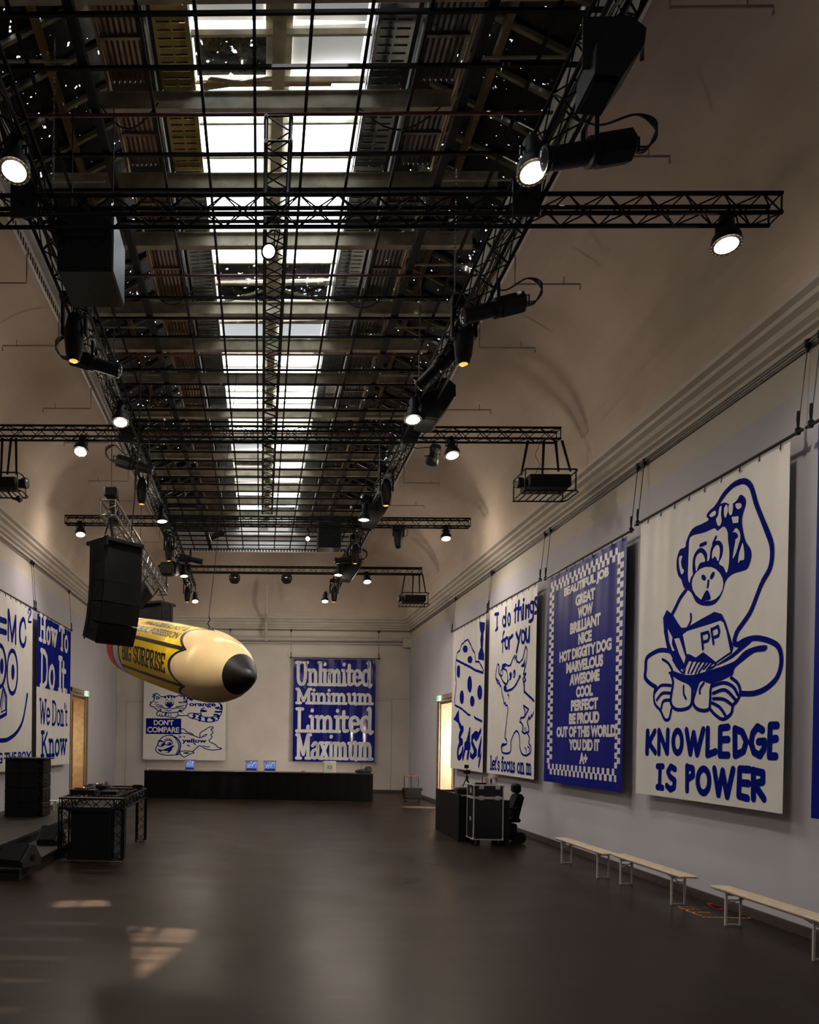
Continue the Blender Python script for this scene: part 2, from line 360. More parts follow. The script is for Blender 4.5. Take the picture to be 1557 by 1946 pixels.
# rooflight panes: milky glass lit by the sky
def pane_mat(nm, c, s): return mat(nm, (.5, .5, .5), .5, emit=(c, s))
PB = pane_mat('milky_pane_bright', (.90, .95, 1.0), SKY_E); PM = pane_mat('milky_pane', (.80, .86, .92), .60); PG = pane_mat('milky_pane_grey', (.62, .63, .64), .28)
PN = mat('clear_pane', (.02, .025, .03), .1, 0, .7, 14, .3, detail=8)
leak(PN, .60, .70, 9.0)
edges = []
for i in range(len(BY) - 1):
    n = max(2, round((BY[i + 1] - BY[i]) / .72)); edges += [(BY[i] + (BY[i + 1] - BY[i]) * k / n, BY[i] + (BY[i + 1] - BY[i]) * (k + 1) / n) for k in range(n)]
for (ya, yb) in edges:
    ymid = (ya + yb) / 2
    for sd, (xa, xb) in enumerate(((-1.08, -.06), (.30, 1.32))):
        if ymid < 10.6: m = PG
        elif ymid < 11.5: m = PN if sd == 0 else PG
        elif ymid < 15.7: m = PB
        elif ymid < 17.4: m = PN
        elif ymid < 18.9: m = PM
        elif ymid < 23: m = PB
        else: m = R.choice([PB, PB, PM, PN])
        if 5.8 < ymid < 8.85 and sd == 1: continue
        if 8.85 < ymid < 10.0 and sd == 0: continue
        sl_ = R.uniform(-.05, .05); zz = 12.25 + (.1 if m is PG else 0)
        vs = [(xa, ya + .03, zz + sl_), (xb, ya + .03, zz), (xb, yb - .03, zz - sl_), (xa, yb - .03, zz)]
        mb = MB().add(vs + [(p[0], p[1], p[2] + .02) for p in vs], [(0, 1, 2, 3), (4, 5, 6, 7), (0, 1, 5, 4), (1, 2, 6, 5), (2, 3, 7, 6), (3, 0, 4, 7)])
        build('skylight_pane', mb, m, roof)
    build('glazing_bar', MB().box(-1.1, ya - .02, 12.16, 1.4, ya + .02, 12.24), PAINT, roof)
for (a, b) in (((-1.0, 16.9, 11.9), (.1, 16.9, 12.2)), ((1.3, 16.9, 11.9), (.2, 16.9, 12.2)), ((-1.0, 16.2, 11.8), (.1, 16.2, 12.1)), ((1.3, 16.2, 11.8), (.2, 16.2, 12.1)), ((-1.0, 11.1, 12.0), (.05, 11.1, 12.15))):
    build('tie_bar', MB().cyl(a, b, .03, 6), PAINT, roof)
# two added panes out of view, holes cut to shape sun patches on the floor
def sun_hole_pane(x0, y0, x1, y1, holes):
    out = [Vector((x0, y0, 0)), Vector((x1, y0, 0)), Vector((x1, y1, 0)), Vector((x0, y1, 0))]; rings = [out] + holes; fl = [v for r_ in rings for v in r_]
    tr = tessellate_polygon(rings); build('skylight_pane', MB().add([(v.x, v.y, 12.27) for v in fl], tr), PG, roof)
def up_(px, py): q = hitZ(px, py, 0) - SUN_DIR * (12.27 / -SUN_DIR.z); return Vector((q.x, q.y, 0))
_tr = [up_(248, 1760), up_(265, 1862), up_(390, 1768)]; _tr2 = [up_(60, 1960), up_(150, 1960), up_(215, 1902), up_(120, 1925)]
print('holes', _tr, _tr2)
sun_hole_pane(.30, 4.9, 1.38, 8.85, [_tr])
_s = [up_(95, 1724), up_(208, 1722), up_(200, 1711), up_(95, 1712)]; print(_s)
sun_hole_pane(-1.08, 8.85, -.06, 10.0, [_s])
# ridge beam over the centre truss
build('sun_stop_board', MB().box(-.07, -4.4, 12.30, .31, YB - 2.3, 12.32), PAINT, roof)  # added opaque board over the centre gap, keeps sun streaks off the floor
build('ridge_beam', MB().box(.03, -4, 11.85, .21, YB - 2.4, 11.88).box(.11, -4, 11.88, .13, YB - 2.4, 12.1).box(-.02, 9.0, 11.5, .26, 9.5, 11.85), PAINT, roof)
build('splinter_board', MB().box(-1.0, 10.98, 11.98, .9, 11.05, 12.0).prism([(-.9, 10.9, 11.95), (-.85, 10.86, 11.95), (-.2, 11.02, 11.98), (-.2, 11.06, 11.98)], (0, 0, .02)), TIMB, roof)

# corrugated panels and cable trays running the length of the roof
def corr_panel(nm, x0, x1, z, m, lab):
    t = thing(nm, lab, 'panel', ((x0 + x1) / 2, 14, z))
    for i in range(len(BY) - 1):
        ya, yb = BY[i] + .1, BY[i + 1] - .1; mb = MB(); n = 8; w = (x1 - x0) / n
        for k in range(n):
            xa = x0 + k * w; mb.prism([(xa, ya, z + .03), (xa + w * .2, ya, z), (xa + w * .7, ya, z), (xa + w * .9, ya, z + .03), (xa + w * .9, ya, z + .04), (xa, ya, z + .04)], (0, yb - ya, 0))
        build('corrugated_sheet', mb, m, t)
        build('crossbar', MB().box(x0, (ya + yb) / 2 - .02, z - .03, x1, (ya + yb) / 2 + .02, z - .002), m, t)
    for xx in (x0 - .05, x1 + .02): build('edge_rail', MB().box(xx, BY[0], z - .03, xx + .03, BY[-1], z + .12), GTRAY if xx > x0 and x1 < 0 or xx < x0 and x0 > 0 else TIMB, t)
corr_panel('corrugated_panel_run', -2.2, -1.62, 11.42, CORR, 'brown corrugated panel run left of the ceiling rooflight')
corr_panel('corrugated_panel_run', 1.95, 2.55, 11.42, CORR2, 'grey-brown corrugated panel run right of the ceiling rooflight')
def tray(nm, x0, x1, z, m1, m2, lab):
    t = thing(nm, lab, 'cable tray', ((x0 + x1) / 2, 14, z))
    for i in range(len(BY) - 1):
        ya, yb = BY[i] + .02, BY[i + 1] - .02; mb = MB(); y = ya
        m = m1 if yb < 11.95 else m2
        while y < yb - .05:                                        # rungs with slots between
            mb.box(x0 + .05, y, z, x1 - .05, y + .08, z + .006); y += .115
        mb.box(x0, ya, z, x0 + .05, yb, z + .006).box(x1 - .05, ya, z, x1, yb, z + .006).box((x0 + x1) / 2 - .015, ya, z + .001, (x0 + x1) / 2 + .015, yb, z + .005)
        build('slotted_base', mb, m, t)
        y = ya; mb = MB()
        for xx in (x0, x1 - .006):
            mb.box(xx, ya, z, xx + .006, yb, z + .02).box(xx, ya, z + .075, xx + .006, yb, z + .1); y = ya
            while y < yb - .08: mb.box(xx, y, z + .02, xx + .006, y + .05, z + .075); y += .09
        build('side_rail', mb, GTRAY, t)
    return t
tray('cable_tray', -1.50, -1.03, 11.40, YTRAY, GTRAY, 'yellow and grey slotted cable tray left of the ceiling rooflight')
tray('cable_tray', 1.34, 1.82, 11.40, GTRAY, GTRAY, 'grey slotted cable tray right of the ceiling rooflight')

# walkable steel grid at ceiling level
g = thing('steel_ceiling_grid', 'dark steel bar grid spanning the ceiling opening', 'grid', (0, 14, 10.55))
for k, q in enumerate((-.44, -.359, -.277, -.183, -.104, -.023, .057, .1385, .218, .301, .39)):
    x = q * 8.2; w = .055 if abs(q) in (.277, .301) else .02; hh = .12 if w > .03 else .04
    build('long_bar', MB().box(x - w, -3, 10.55, x + w, YB - 2.95, 10.55 + hh), GRID, g)
y = 8.43 - .68 * 9; REDP = mat('red_oxide_pipe', (.11, .03, .022), .5, 0, .3, 4)
k = 0
while y < YB - 3:
    if k in (11, 16, 20, 26): build('cross_pipe', MB().cyl((-3.6, y, 10.53), (3.65, y, 10.53), .022, 8), REDP, g)
    elif k in (15,): pass
    else: build('cross_bar', MB().box(-3.65, y - .018, 10.52, 3.7, y + .018, 10.56), GRID, g)
    if k % 3 == 1: [build('pale_conduit', MB().cyl((s_ * 2.5, y + .3, 10.9), (s_ * 3.7, y + .3, 10.9), .02, 6), PAINT, g) for s_ in (-1, 1)]
    y += .68; k += 1
# loose cables sagging over the grid
for (x0, x1, y, s) in ((-2.3, -1.5, 10.1, .35), (1.2, 2.3, 10.2, .3), (-2.2, -1.4, 14.3, .3), (1.35, 2.3, 14.4, .3)):
    pts = [(x0 + (x1 - x0) * i / 10, y, 10.95 - s * math.sin(PI * i / 10)) for i in range(11)]
    tag(build('sagging_cable', MB().tube(pts, .012, 5), WIRE), '%s black cable sagging over the ceiling grid, %s the rooflight' % ('near' if y < 12 else 'farther', 'left of' if x0 < 0 else 'right of'), 'cable', 'cables sagging in the ceiling grid')
# hoist chains holding the long trusses
for (px, py, x, wh) in ((101, 330, -2.70, 'left truss just before the nearest cross truss'), (797, 690, 2.85, 'right truss beside the tilted profile spotlight'), (218, 560, -2.75, 'left truss beside the hanging box'), (722, 840, 2.85, 'right truss at the second cross truss'), (285, 780, -2.75, 'left truss before the second cross truss'), (865, 500, 2.85, 'right truss beyond the nearest cross truss')):
    p = hitX(px, py, x); t = thing('hoist_chain', 'thin steel hoist chain dropping to the ' + wh, 'chain', (x, p.y, 8.84), group='hoist chains of the long trusses')
    mb = MB(); z = 8.84
    while z < 11.1: mb.box(x - .012, p.y - .004, z, x + .012, p.y + .004, z + .035); mb.box(x - .004, p.y - .012, z + .025, x + .004, p.y + .012, z + .06); z += .055
    c = build('chain', mb, CHR, t); build('hook', MB().cyl((x, p.y, 8.80), (x, p.y, 8.95), .03, 8), BLK, t)

# ------------------------------------------------------------------ trusses
def truss(x, y, z, length, axis, w, label, ex=0.0, r=.024, rb=.009, bayf=1.0, m=TRS, near=(0, 1e9), name='lighting_truss', cat='truss', parent=None, vertical=False):
    """box truss starting at (x,y,z) (centre of section) running along +X or +Y (or +Z)"""
    if parent is None: t = thing(name, label, cat, (x, y, z), 0 if axis == 'X' else PI / 2 + ex)
    else: t = parent
    M = Matrix.Translation((x, y, z)) @ (Matrix.Rotation(PI / 2 + ex, 4, 'Z') if axis == 'Y' else Matrix.Rotation(-PI / 2, 4, 'Y') if axis == 'Z' else Matrix.Identity(4))
    h = w / 2; tl = (wloc(t).inverted() @ M)
    for (a, b) in ((-h, -h), (-h, h), (h, -h), (h, h)): build('chord', MB().cyl((0, a, b), (length, a, b), r, 8).xf(M), m, t)
    n = max(1, int(round(length / (w * bayf)))); s = length / n
    faces = []
    for sgn in (0, 1):
        za, zb = (-h, h) if sgn == 0 else (h, -h)
        faces += [('y', -h, za, zb), ('y', h, zb, za), ('z', -h, za, zb), ('z', h, zb, za)]
    meshes = {}
    rest = MB()
    for i in range(n):
        for fi in range(4):
            ax, c, a, b = faces[fi + (4 if i % 2 else 0)]
            p0, p1 = ((0, c, a), (s, c, b)) if ax == 'y' else ((0, a, c), (s, b, c))
            xo = i * s
            if near[0] <= i < near[1]:
                key = (fi, i % 2)
                if key not in meshes:
                    o = build('brace', MB().cyl(p0, p1, rb, 5), m, t, world=False); meshes[key] = o.data
                else:
                    o = build('brace', None, m, t, data=meshes[key])
                o.matrix_local = tl @ Matrix.Translation((xo, 0, 0))
            else: rest.cyl((p0[0] + xo, p0[1], p0[2]), (p1[0] + xo, p1[1], p1[2]), rb, 4)
    for xo in (0.01, length - .01):
        ends = MB()
        for (a, b) in (((-h, -h), (-h, h)), ((h, -h), (h, h)), ((-h, -h), (h, -h)), ((-h, h), (h, h))): ends.cyl((xo, *a), (xo, *b), rb * 1.2, 6)
        build('end_frame', ends.xf(M), m, t)
    if rest.f: build('lacing', rest.xf(M), m, t, kind='stuff')
    return t
ZT = 8.70
TX = {'R': 2.95, 'L': -2.83}
T1 = hitY(1488, 367, 8.7); print('truss1', T1)
zt1 = T1.z - .11
truss(-6.0, 8.81, zt1, 6.0 + T1.x, 'X', .22, 'black cross truss nearest the camera, one warm lamp near its right end')
p = hitX(1067, 811, 6.0); print('truss2', p)
truss(-6.0, p.y + .11, p.z - .13, 12.0, 'X', .22, 'second black cross truss from the camera, projector cages at both ends', near=(0, 56))
Y2, Z2 = p.y + .11, p.z - .13
p = hitX(895, 984, 5.96); print('truss3', p); Y3, Z3 = p.y + .11, p.z - .13
truss(-5.8, Y3, Z3, 11.76, 'X', .22, 'third black cross truss from the camera, in front of the ceiling opening end', near=(0, 0))
p = hitX(803, 1078, 5.88); print('truss4', p); Y4, Z4 = p.y + .11, p.z - .13
truss(-3.9, Y4, Z4, 9.78, 'X', .22, 'farthest black cross truss, before the back wall cove', near=(0, 0))
truss(TX['R'], 2.0, ZT, 29.6, 'Y', .29, 'long black truss right of the ceiling opening running to the back', near=(8, 50), bayf=.95)
truss(-2.62, 2.0, ZT, 29.6, 'Y', .29, ex=.0115, label='long black truss left of the ceiling opening running to the back', near=(8, 50), bayf=.95)
truss(.10, 8.1, ZT + .28, 13.4, 'Y', .27, 'short black truss along the middle of the ceiling, white spot hanging on it', near=(0, 50), bayf=.8)
for yy in (8.81, Y2, Y3, Y4):
    for sd in ('L', 'R'):
        tag(build('truss_clamp', MB().cbox(TX[sd] - .16, yy - .16, ZT - .25 if yy > 9 else zt1 - .17, TX[sd] + .16, yy - .125, ZT + .16, .005), BLK), 'black steel clamp joining the %s long truss and the %s cross truss' % ('left' if sd == 'L' else 'right', {8.81: 'nearest', Y2: 'second', Y3: 'third', Y4: 'farthest'}[yy]), 'clamp', 'clamps where the trusses cross')
# cable bundles lying on the long trusses
for sd in ('L', 'R'):
    rr = random.Random(3); mb = MB()
    for k in range(7):
        pts = []; y = 3.0; xx = (TX[sd] if sd == 'R' else -2.68) + rr.uniform(-.1, .1); zz = ZT + rr.uniform(-.12, .1)
        while y < 31: pts.append((xx + rr.uniform(-.05, .05) - (0 if sd == 'R' else (y - 3) * .0105), y, zz + rr.uniform(-.05, .05))); y += .45
        mb.tube(pts, rr.uniform(.008, .016), 5)
    o = build('cable_bundle', mb, WIRE); o['kind'] = 'stuff'; tag(o, 'black cables bundled along the %s long truss' % ('left' if sd == 'L' else 'right'), 'cables')
# ------------------------------------------------------------------ stage lights
LENS = mat('warm_lens', (.8, .7, .5), .3, emit=((1.0, .83, .58), 22))
RINGE = mat('amber_halo', (.5, .3, .1), .3, emit=((1.0, .52, .16), 1.7))
LENSW = mat('cool_white_lens', (.8, .8, .8), .3, emit=((.95, .97, 1.0), 16))
LENSO = mat('amber_lens', (.3, .15, .03), .2, emit=((1.0, .42, .06), 1.6))
GLS = mat('dark_coated_lens', (.05, .05, .06), .08, 0, spec=1.0)
WARM = (1.0, .88, .76)
def aimvec(p, q): return (Vector(q) - Vector(p)).normalized()
def par(px, py, Z=None, Y=None, X=None, top=None, aim=None, label='', s=1.0, power=None, lens=LENS, col=WARM, ang=150, gr='warm round stage lights on the trusses', name='stage_light'):
    p = hitZ(px, py, Z) if Z else (hitY(px, py, Y) if Y else hitX(px, py, X))
    top = top if top else p.z + .55
    t = thing(name, label, 'stage light', (p.x, p.y, top), group=gr)
    d = (aim - p).normalized() if aim else Vector((0, -.25, -1)).normalized()
    k = s
    build('can', MB().lathe(p, -d, [(-.005, .150 * k), (.0, .158 * k), (.03 * k, .158 * k), (.10 * k, .150 * k), (.17 * k, .105 * k), (.22 * k, .085 * k), (.38 * k, .080 * k), (.42 * k, .06 * k), (.43 * k, .02)], 20), BLK, t, smooth=True)
    build('rim', MB().lathe(p + d * .004, -d, [(0, .140 * k), (0, .162 * k), (.02, .162 * k), (.02, .14 * k)], 20), BLK, t)
    build('lens', MB().lathe(p + d * .004, d, [(0, .124 * k), (.012, .09 * k), (.018, .02)], 18), lens, t, smooth=True)
    if power is None: build('glow_ring', MB().lathe(p + d * .003, d, [(0, .152 * k), (.001, .152 * k), (.002, .124 * k)], 18), RINGE, t)  # warm halo around the lens, put in as an emissive ring
    ctr = p - d * .22 * k; sx = Vector((1, 0, 0)) * .115 * k
    y_ = MB()
    for q in (-1, 1): y_.cbox(ctr.x + q * .115 * k - .008, ctr.y - .02, min(ctr.z, top - .12), ctr.x + q * .115 * k + .008, ctr.y + .02, max(top - .1, ctr.z + .05), .003)
    y_.cbox(ctr.x - .123 * k, ctr.y - .02, top - .12, ctr.x + .123 * k, ctr.y + .02, top - .10, .003); build('yoke', y_, BLK, t)
    build('clamp', MB().cyl((ctr.x, ctr.y, top - .12), (ctr.x, ctr.y, top - .03), .015, 6).lathe((ctr.x - .03, ctr.y, top), (1, 0, 0), [(0, .05), (0, .045), (.06, .045), (.06, .05)], 10), BLK, t)
    build('power_lead', MB().tube([ctr - d * .2 * k, ctr - d * .28 * k + Vector((.08, 0, .02)), Vector((ctr.x + .14, ctr.y, (ctr.z + top) / 2)), Vector((ctr.x + .08, ctr.y, top - .03)), Vector((ctr.x, ctr.y + .05, top + .02))], .009, 5), WIRE, t)
    spot(t, p + d * .03, d, power if power is not None else PAR_W * (1.0 if p.y < 18 else 1.35), col, ang, 1.0, .12)
    if power is None:                           # added point light below the lens, brightens the dark coves
        L = bpy.data.lights.new('cove_fill', 'POINT'); L.energy = (30 if p.y < 17 else 46) if p.y > 11 else 9; L.color = (1.0, .84, .68); L.shadow_soft_size = .09
        o = bpy.data.objects.new('cove_fill', L); COL.objects.link(o); o.parent = t; o.location = p + d * .16 - V(t.location)
    return t
V = Vector
par(1013, 328, Z=8.18, top=8.57, aim=V((2.6, 6, 0)), label='warm round light on the right long truss beside the big cabled spotlight', s=1.0)
par(785, 798, Z=8.18, top=8.57, aim=V((2.2, 12, 0)), label='warm round light on the right long truss just before the second cross truss')
par(692, 988, Z=8.18, top=8.57, aim=V((2.2, 20, 0)), label='warm round light on the right long truss at the third cross truss')
par(643, 1093, Z=8.18, top=8.57, aim=V((2.2, 26, 0)), label='warm round light on the right long truss just past the farthest cross truss')
par(618, 1143, Z=8.18, top=8.57, aim=V((2.2, 29, 0)), label='warm round light at the far tip of the right long truss')
par(27, 325, Z=8.18, top=8.57, aim=V((-2.6, 6, 0)), label='warm round light on the left long truss at the left edge of view')
par(229, 803, Z=8.18, top=8.57, aim=V((-2.2, 12, 0)), label='warm round light on the left long truss at the second cross truss')
par(308, 991, Z=8.18, top=8.57, aim=V((-2.2, 20, 0)), label='warm round light on the left long truss at the third cross truss')
par(350, 1095, Z=8.18, top=8.57, aim=V((-2.2, 26, 0)), label='warm round light on the left long truss at the farthest cross truss')
par(371, 1143, Z=8.18, top=8.57, aim=V((-2.2, 29, 0)), label='warm round light at the far tip of the left long truss')
par(1381, 466, Y=8.85, top=zt1 - .10, aim=V((4.6, 7.5, 0)), label='warm round light near the right end of the nearest cross truss')
par(153, 859, Y=Y2, top=Z2 - .10, aim=V((-4, 12, 0)), label='warm round light left on the second cross truss')
par(860, 866, Y=Y2, top=Z2 - .10, aim=V((4.2, 13.5, 0)), label='warm round light right on the second cross truss')
par(153, 1016, Y=Y3, top=Z3 - .10, aim=V((-4.6, 20, 0)), label='warm round light left on the third cross truss')
par(848, 1024, Y=Y3, top=Z3 - .10, aim=V((5, 20, 0)), label='warm round light near the right end of the third cross truss')
par(698, 1106, Y=Y4, top=Z4 - .10, aim=V((4, 25, 0)), label='warm round light on the farthest cross truss')
par(511, 478, Y=9.6, top=9.25, aim=V((0.1, -2, 4.5)), label='white spotlight on the middle truss facing the camera', lens=LENSW, power=30, col=(1, 1, 1), s=.62, gr='')
par(585, 1024, Y=Y3 + .5, top=Z3 + .0, aim=V((0.6, -2, 3.5)), label='small starry white spotlight below the far end of the ceiling grid', lens=LENSW, power=10, col=(1, 1, 1), s=.5, gr='')
for o in list(COL.objects):
    if o.get('group') == '' : del o['group']

def moving_head(px, py, Z=None, Y=None, top=None, label='', k=1.0, lens=LENSO, d=(0, 0, -1), L_=.62, gr='black moving head lights hanging nose down'):
    p = hitZ(px, py, Z) if Z else hitY(px, py, Y)              # nose of the head
    top = top or p.z + L_ * k + .28
    t = thing('moving_head_light', label, 'stage light', (p.x, p.y, top), group=gr)
    d = V(d).normalized(); n = p
    build('head', MB().lathe(n, -d, [(0, .062 * k), (.01, .075 * k), (.10 * k, .105 * k), (.28 * k, .125 * k), (.44 * k, .115 * k), (.58 * k, .08 * k), (L_ * k, .04 * k)], 18), BLK, t, smooth=True)
    build('lens', MB().lathe(n + d * .002, d, [(0, .058 * k), (.008, .03 * k), (.01, .005)], 14), lens, t)
    c = n - d * (L_ * k * .62)
    a = MB()
    for q in (-1, 1): a.cbox(c.x + q * .15 * k - .02, c.y - .05, c.z - .06, c.x + q * .15 * k + .02, c.y + .05, top - .10, .008)
    a.cbox(c.x - .17 * k, c.y - .06, top - .14, c.x + .17 * k, c.y + .06, top - .10, .008); build('arm', a, BLK, t)
    build('base', MB().cbox(c.x - .18 * k, c.y - .12, top - .12, c.x + .18 * k, c.y + .12, top, .02), BLK, t)
    build('cable_loop', MB().tube([(c.x + .15, c.y, top - .05), (c.x + .27, c.y, top - .1), (c.x + .25, c.y, top - .26), (c.x + .13, c.y, top - .3)], .012, 5), WIRE, t)
moving_head(140, 686, Z=8.0, label='moving head light with amber tip, left of the left truss below the hanging box', k=1.15)
moving_head(881, 692, Z=8.05, label='moving head light with amber tip on the right truss below the tilted profile spot', k=1.15)
moving_head(269, 958, Z=7.95, label='moving head light left of the left truss, above the third cross truss')
moving_head(734, 961, Z=7.95, label='moving head light on the right truss, above the third cross truss')
moving_head(321, 1066, Z=8.0, label='moving head light on the left truss between third and farthest cross trusses')
moving_head(675, 1071, Z=8.0, label='moving head light on the right truss between third and farthest cross trusses')
moving_head(356, 1144, Z=7.9, label='moving head light beside the far tip of the left truss')
moving_head(635, 1144, Z=7.9, label='moving head light beside the far tip of the right truss')
moving_head(757, 1042, Y=Y3, top=Z3 - .11, label='unlit moving head hanging from the third cross truss right of the long truss', lens=BLK, L_=.66, gr='unlit moving heads')
for px, lb in ((446, 'left one of two stubby black wash lights on the farthest cross truss'), (545, 'right one of two stubby black wash lights on the farthest cross truss')):
    p = hitY(px, 1100, Y4); t = thing('wash_light', lb, 'stage light', (p.x, p.y, Z4 - .11), group='stubby wash lights')
    build('base', MB().cbox(p.x - .15, p.y - .12, Z4 - .24, p.x + .15, p.y + .12, Z4 - .11, .02), BLK, t)
    build('arm', MB().cbox(p.x - .2, p.y - .05, p.z - .08, p.x - .16, p.y + .05, Z4 - .2, .01).cbox(p.x + .16, p.y - .05, p.z - .08, p.x + .2, p.y + .05, Z4 - .2, .01), BLK, t)
    build('head', MB().lathe((p.x, p.y, p.z + .1), (0, -.3, -1), [(0, .08), (.05, .15), (.2, .17), (.24, .16)], 16), BLK, t, smooth=True)
    build('lens_band', MB().lathe((p.x, p.y, p.z + .1), (0, -.3, -1), [(.13, .172), (.16, .172)], 16), CHR, t)

def crv(P_, n=6):
    out = []
    for i in range(len(P_) - 1):
        a, b, c, e = P_[max(i - 1, 0)], P_[i], P_[i + 1], P_[min(i + 2, len(P_) - 1)]
        for k in range(n):
            t = k / n; out.append(.5 * ((2 * b) + (c - a) * t + (2 * a - 5 * b + 4 * c - e) * t * t + (3 * b - a - 3 * c + e) * t ** 3))
    return out + [P_[-1]]
def profile(px, py, Z, tail, label, k=1.0, L_=.85, top=8.56):
    """cylindrical profile spot: nose at the pixel, tail offset vector"""
    p = hitZ(px, py, Z); t = thing('profile_spotlight', label, 'stage light', (p.x, p.y, top), group='cylindrical profile spotlights')
    d = V(tail).normalized(); q = p + d * L_ * k
    build('barrel', MB().lathe(p, d, [(0, .10 * k), (.0, .115 * k), (.04 * k, .115 * k), (.06 * k, .10 * k), (.42 * k, .10 * k), (.44 * k, .13 * k), (.50 * k, .13 * k)], 18), BLK, t, smooth=True)
    build('housing', MB().lathe(p + d * .5 * k, d, [(0, .12 * k), (.02, .14 * k), (.33 * k, .14 * k), (.35 * k, .12 * k)], 8), CABF, t)
    build('lens', MB().lathe(p - d * .002, -d, [(0, .098 * k), (.02, .05), (.024, .004)], 16), GLS, t, smooth=True)
    build('handle', MB().tube([q + V((0, 0, .08)), q + d * .08 + V((0, 0, .07)), q + d * .08 - V((0, 0, .07)), q - V((0, 0, .08))], .012, 6), BLK, t)
    c = p + d * .45 * k
    build('yoke', MB().cbox(c.x - .02, c.y - .16 * k, c.z, c.x + .02, c.y - .14 * k, top, .004).cbox(c.x - .02, c.y + .14 * k, c.z, c.x + .02, c.y + .16 * k, top, .004).cbox(c.x - .02, c.y - .16 * k, top - .02, c.x + .02, c.y + .16 * k, top, .004), BLK, t)
    tx = 2.95 if p.x > 0 else -2.83
    for j in range(3):
        build('cable', MB().tube(crv([q - V((0, 0, .03 * j)), q + d * .18 + V((0, .03 * j, -.03)), q + d * .26 + V((0, 0, .10 + .04 * j)), q + d * .05 + V((0, 0, .30)), V(((q.x + tx) / 2, q.y, 8.5)), V((tx, q.y, 8.6))]), .010, 5), WIRE, t)
profile(1032, 305, 8.12, (1, .05, .20), 'big cabled profile spotlight right of the right truss, near the large wedge speaker', 1.05)
profile(880, 602, 8.12, (1, .05, .28), 'cabled profile spotlight on the right truss above an amber moving head', 1.0)
profile(795, 735, 8.2, (.55, -.3, .5), 'profile spotlight pointing down inside the right truss above the wedge speaker', .9)
profile(228, 706, 8.15, (-1, .0, .30), 'profile spotlight across the left truss under the hanging box', .95)
_pf = [o for o in COL.objects if o.name.startswith('profile_spotlight')][-1]; _pp = hitZ(228, 706, 8.10) + V((.12, .1, 0)); spot(_pf, _pp, V((-1.0, 16.6, 3.8)) - _pp, 900, (1, .90, .76), 34, .8, .08)  # added beam from this unlit fixture, brightens the pencil balloon
profile(290, 895, 8.15, (-1, .0, .30), 'profile spotlight across the left truss after the second cross truss', .95)
profile(637, 1066, 8.15, (1, .0, .12), 'profile spotlight across the right truss at the farthest cross truss', .9)
profile(385, 1068, 8.15, (-1, .0, .2), 'profile spotlight across the left truss at the farthest cross truss', .9)
# old lens spotlight hung head-down on cross truss two
p = hitY(820, 880, Y2); t = thing('ellipsoidal_spotlight', 'unlit knobbly black spotlight hanging head down from the second cross truss', 'stage light', (p.x, p.y, Z2 - .11))
build('barrel', MB().lathe((p.x, p.y, p.z - .02), (.25, 0, 1), [(0, .12), (.02, .13), (.1, .13), (.14, .10), (.22, .09), (.3, .12), (.38, .11), (.40, .04)], 8), BLK, t)
build('shutter_handle', MB().cyl((p.x - .14, p.y, p.z + .14), (p.x + .18, p.y, p.z + .18), .012, 6).cyl((p.x - .02, p.y - .12, p.z + .2), (p.x + .02, p.y + .14, p.z + .2), .012, 6), BLK, t)
build('yoke', MB().cbox(p.x + .02, p.y - .015, p.z + .2, p.x + .05, p.y + .015, Z2 - .11, .003), BLK, t)
build('cable', MB().tube([(p.x + .06, p.y, p.z + .34), (p.x - .3, p.y, p.z + .30), (p.x - .6, p.y, p.z + .42), (2.98, p.y, ZT - .2)], .012, 5), WIRE, t)
# small spotlights tilted under the grid
p = hitY(400, 1022, Y3 + .3); t = thing('small_spotlight', 'small black spotlight with a glinting lens rim under the grid end', 'stage light', (p.x + .1, p.y, Z3))
build('barrel', MB().lathe(p, (1, .0, .45), [(0, .09), (.02, .11), (.05, .11), (.07, .085), (.4, .09), (.46, .06)], 14), BLK, t)
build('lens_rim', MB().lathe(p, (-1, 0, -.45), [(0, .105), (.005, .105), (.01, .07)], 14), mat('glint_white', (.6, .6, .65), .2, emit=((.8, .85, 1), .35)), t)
build('yoke', MB().cbox(p.x + .18, p.y - .02, p.z + .05, p.x + .22, p.y + .02, Z3 + .1, .004), BLK, t)
# grey LED blinder with ribbed face (flare-coloured in the photo) on right truss & left truss edge: round reflectors
for (px, py, lb) in ((1085, 205, None),):
    pass

# ------------------------------------------------------------------ hanging loudspeakers
def sub(px0, px1, pyb, Yf, dep, hgt, label, top):
    a = hitY(px0, pyb, Yf); b = hitY(px1, pyb, Yf); t = thing('hanging_subwoofer', label, 'loudspeaker', ((a.x + b.x) / 2, Yf + dep / 2, a.z), group='boxy black loudspeakers hung under the ceiling grid')
    z0, z1 = a.z, a.z + hgt
    build('cabinet', MB().cbox(a.x, Yf, z0, b.x, Yf + dep, z1, .012), CABF, t)
    build('grille', MB().cbox(a.x + .03, Yf - .02, z0 + .03, b.x - .03, Yf + .002, z1 - .03, .006), mat('sub_grille', (.004, .005, .0065), .7, 0, .4, 140, .3, spec=.2), t)
    for q in (.3, .7):
        x = a.x + (b.x - a.x) * q
        build('handle', MB().lathe((x, Yf - .022, z0 + hgt * .45), (0, -1, 0), [(0, .05), (.012, .045), (.012, .02)], 12).cbox(x - .12, Yf - .03, z0 + hgt * .52, x + .12, Yf - .018, z0 + hgt * .56, .003), BLK, t)
    build('edge_strip', MB().cbox(b.x - .004, Yf + .02, z0 + .02, b.x + .012, Yf + dep - .02, z1 - .02, .003), mat('strip_steel', (.12, .14, .16), .4, .6), t)
    for x in (a.x + .08, b.x - .08): build('hanging_strap', MB().cbox(x - .006, Yf + dep * .45, z1 - .01, x + .006, Yf + dep * .47, top, .001), BLK, t)
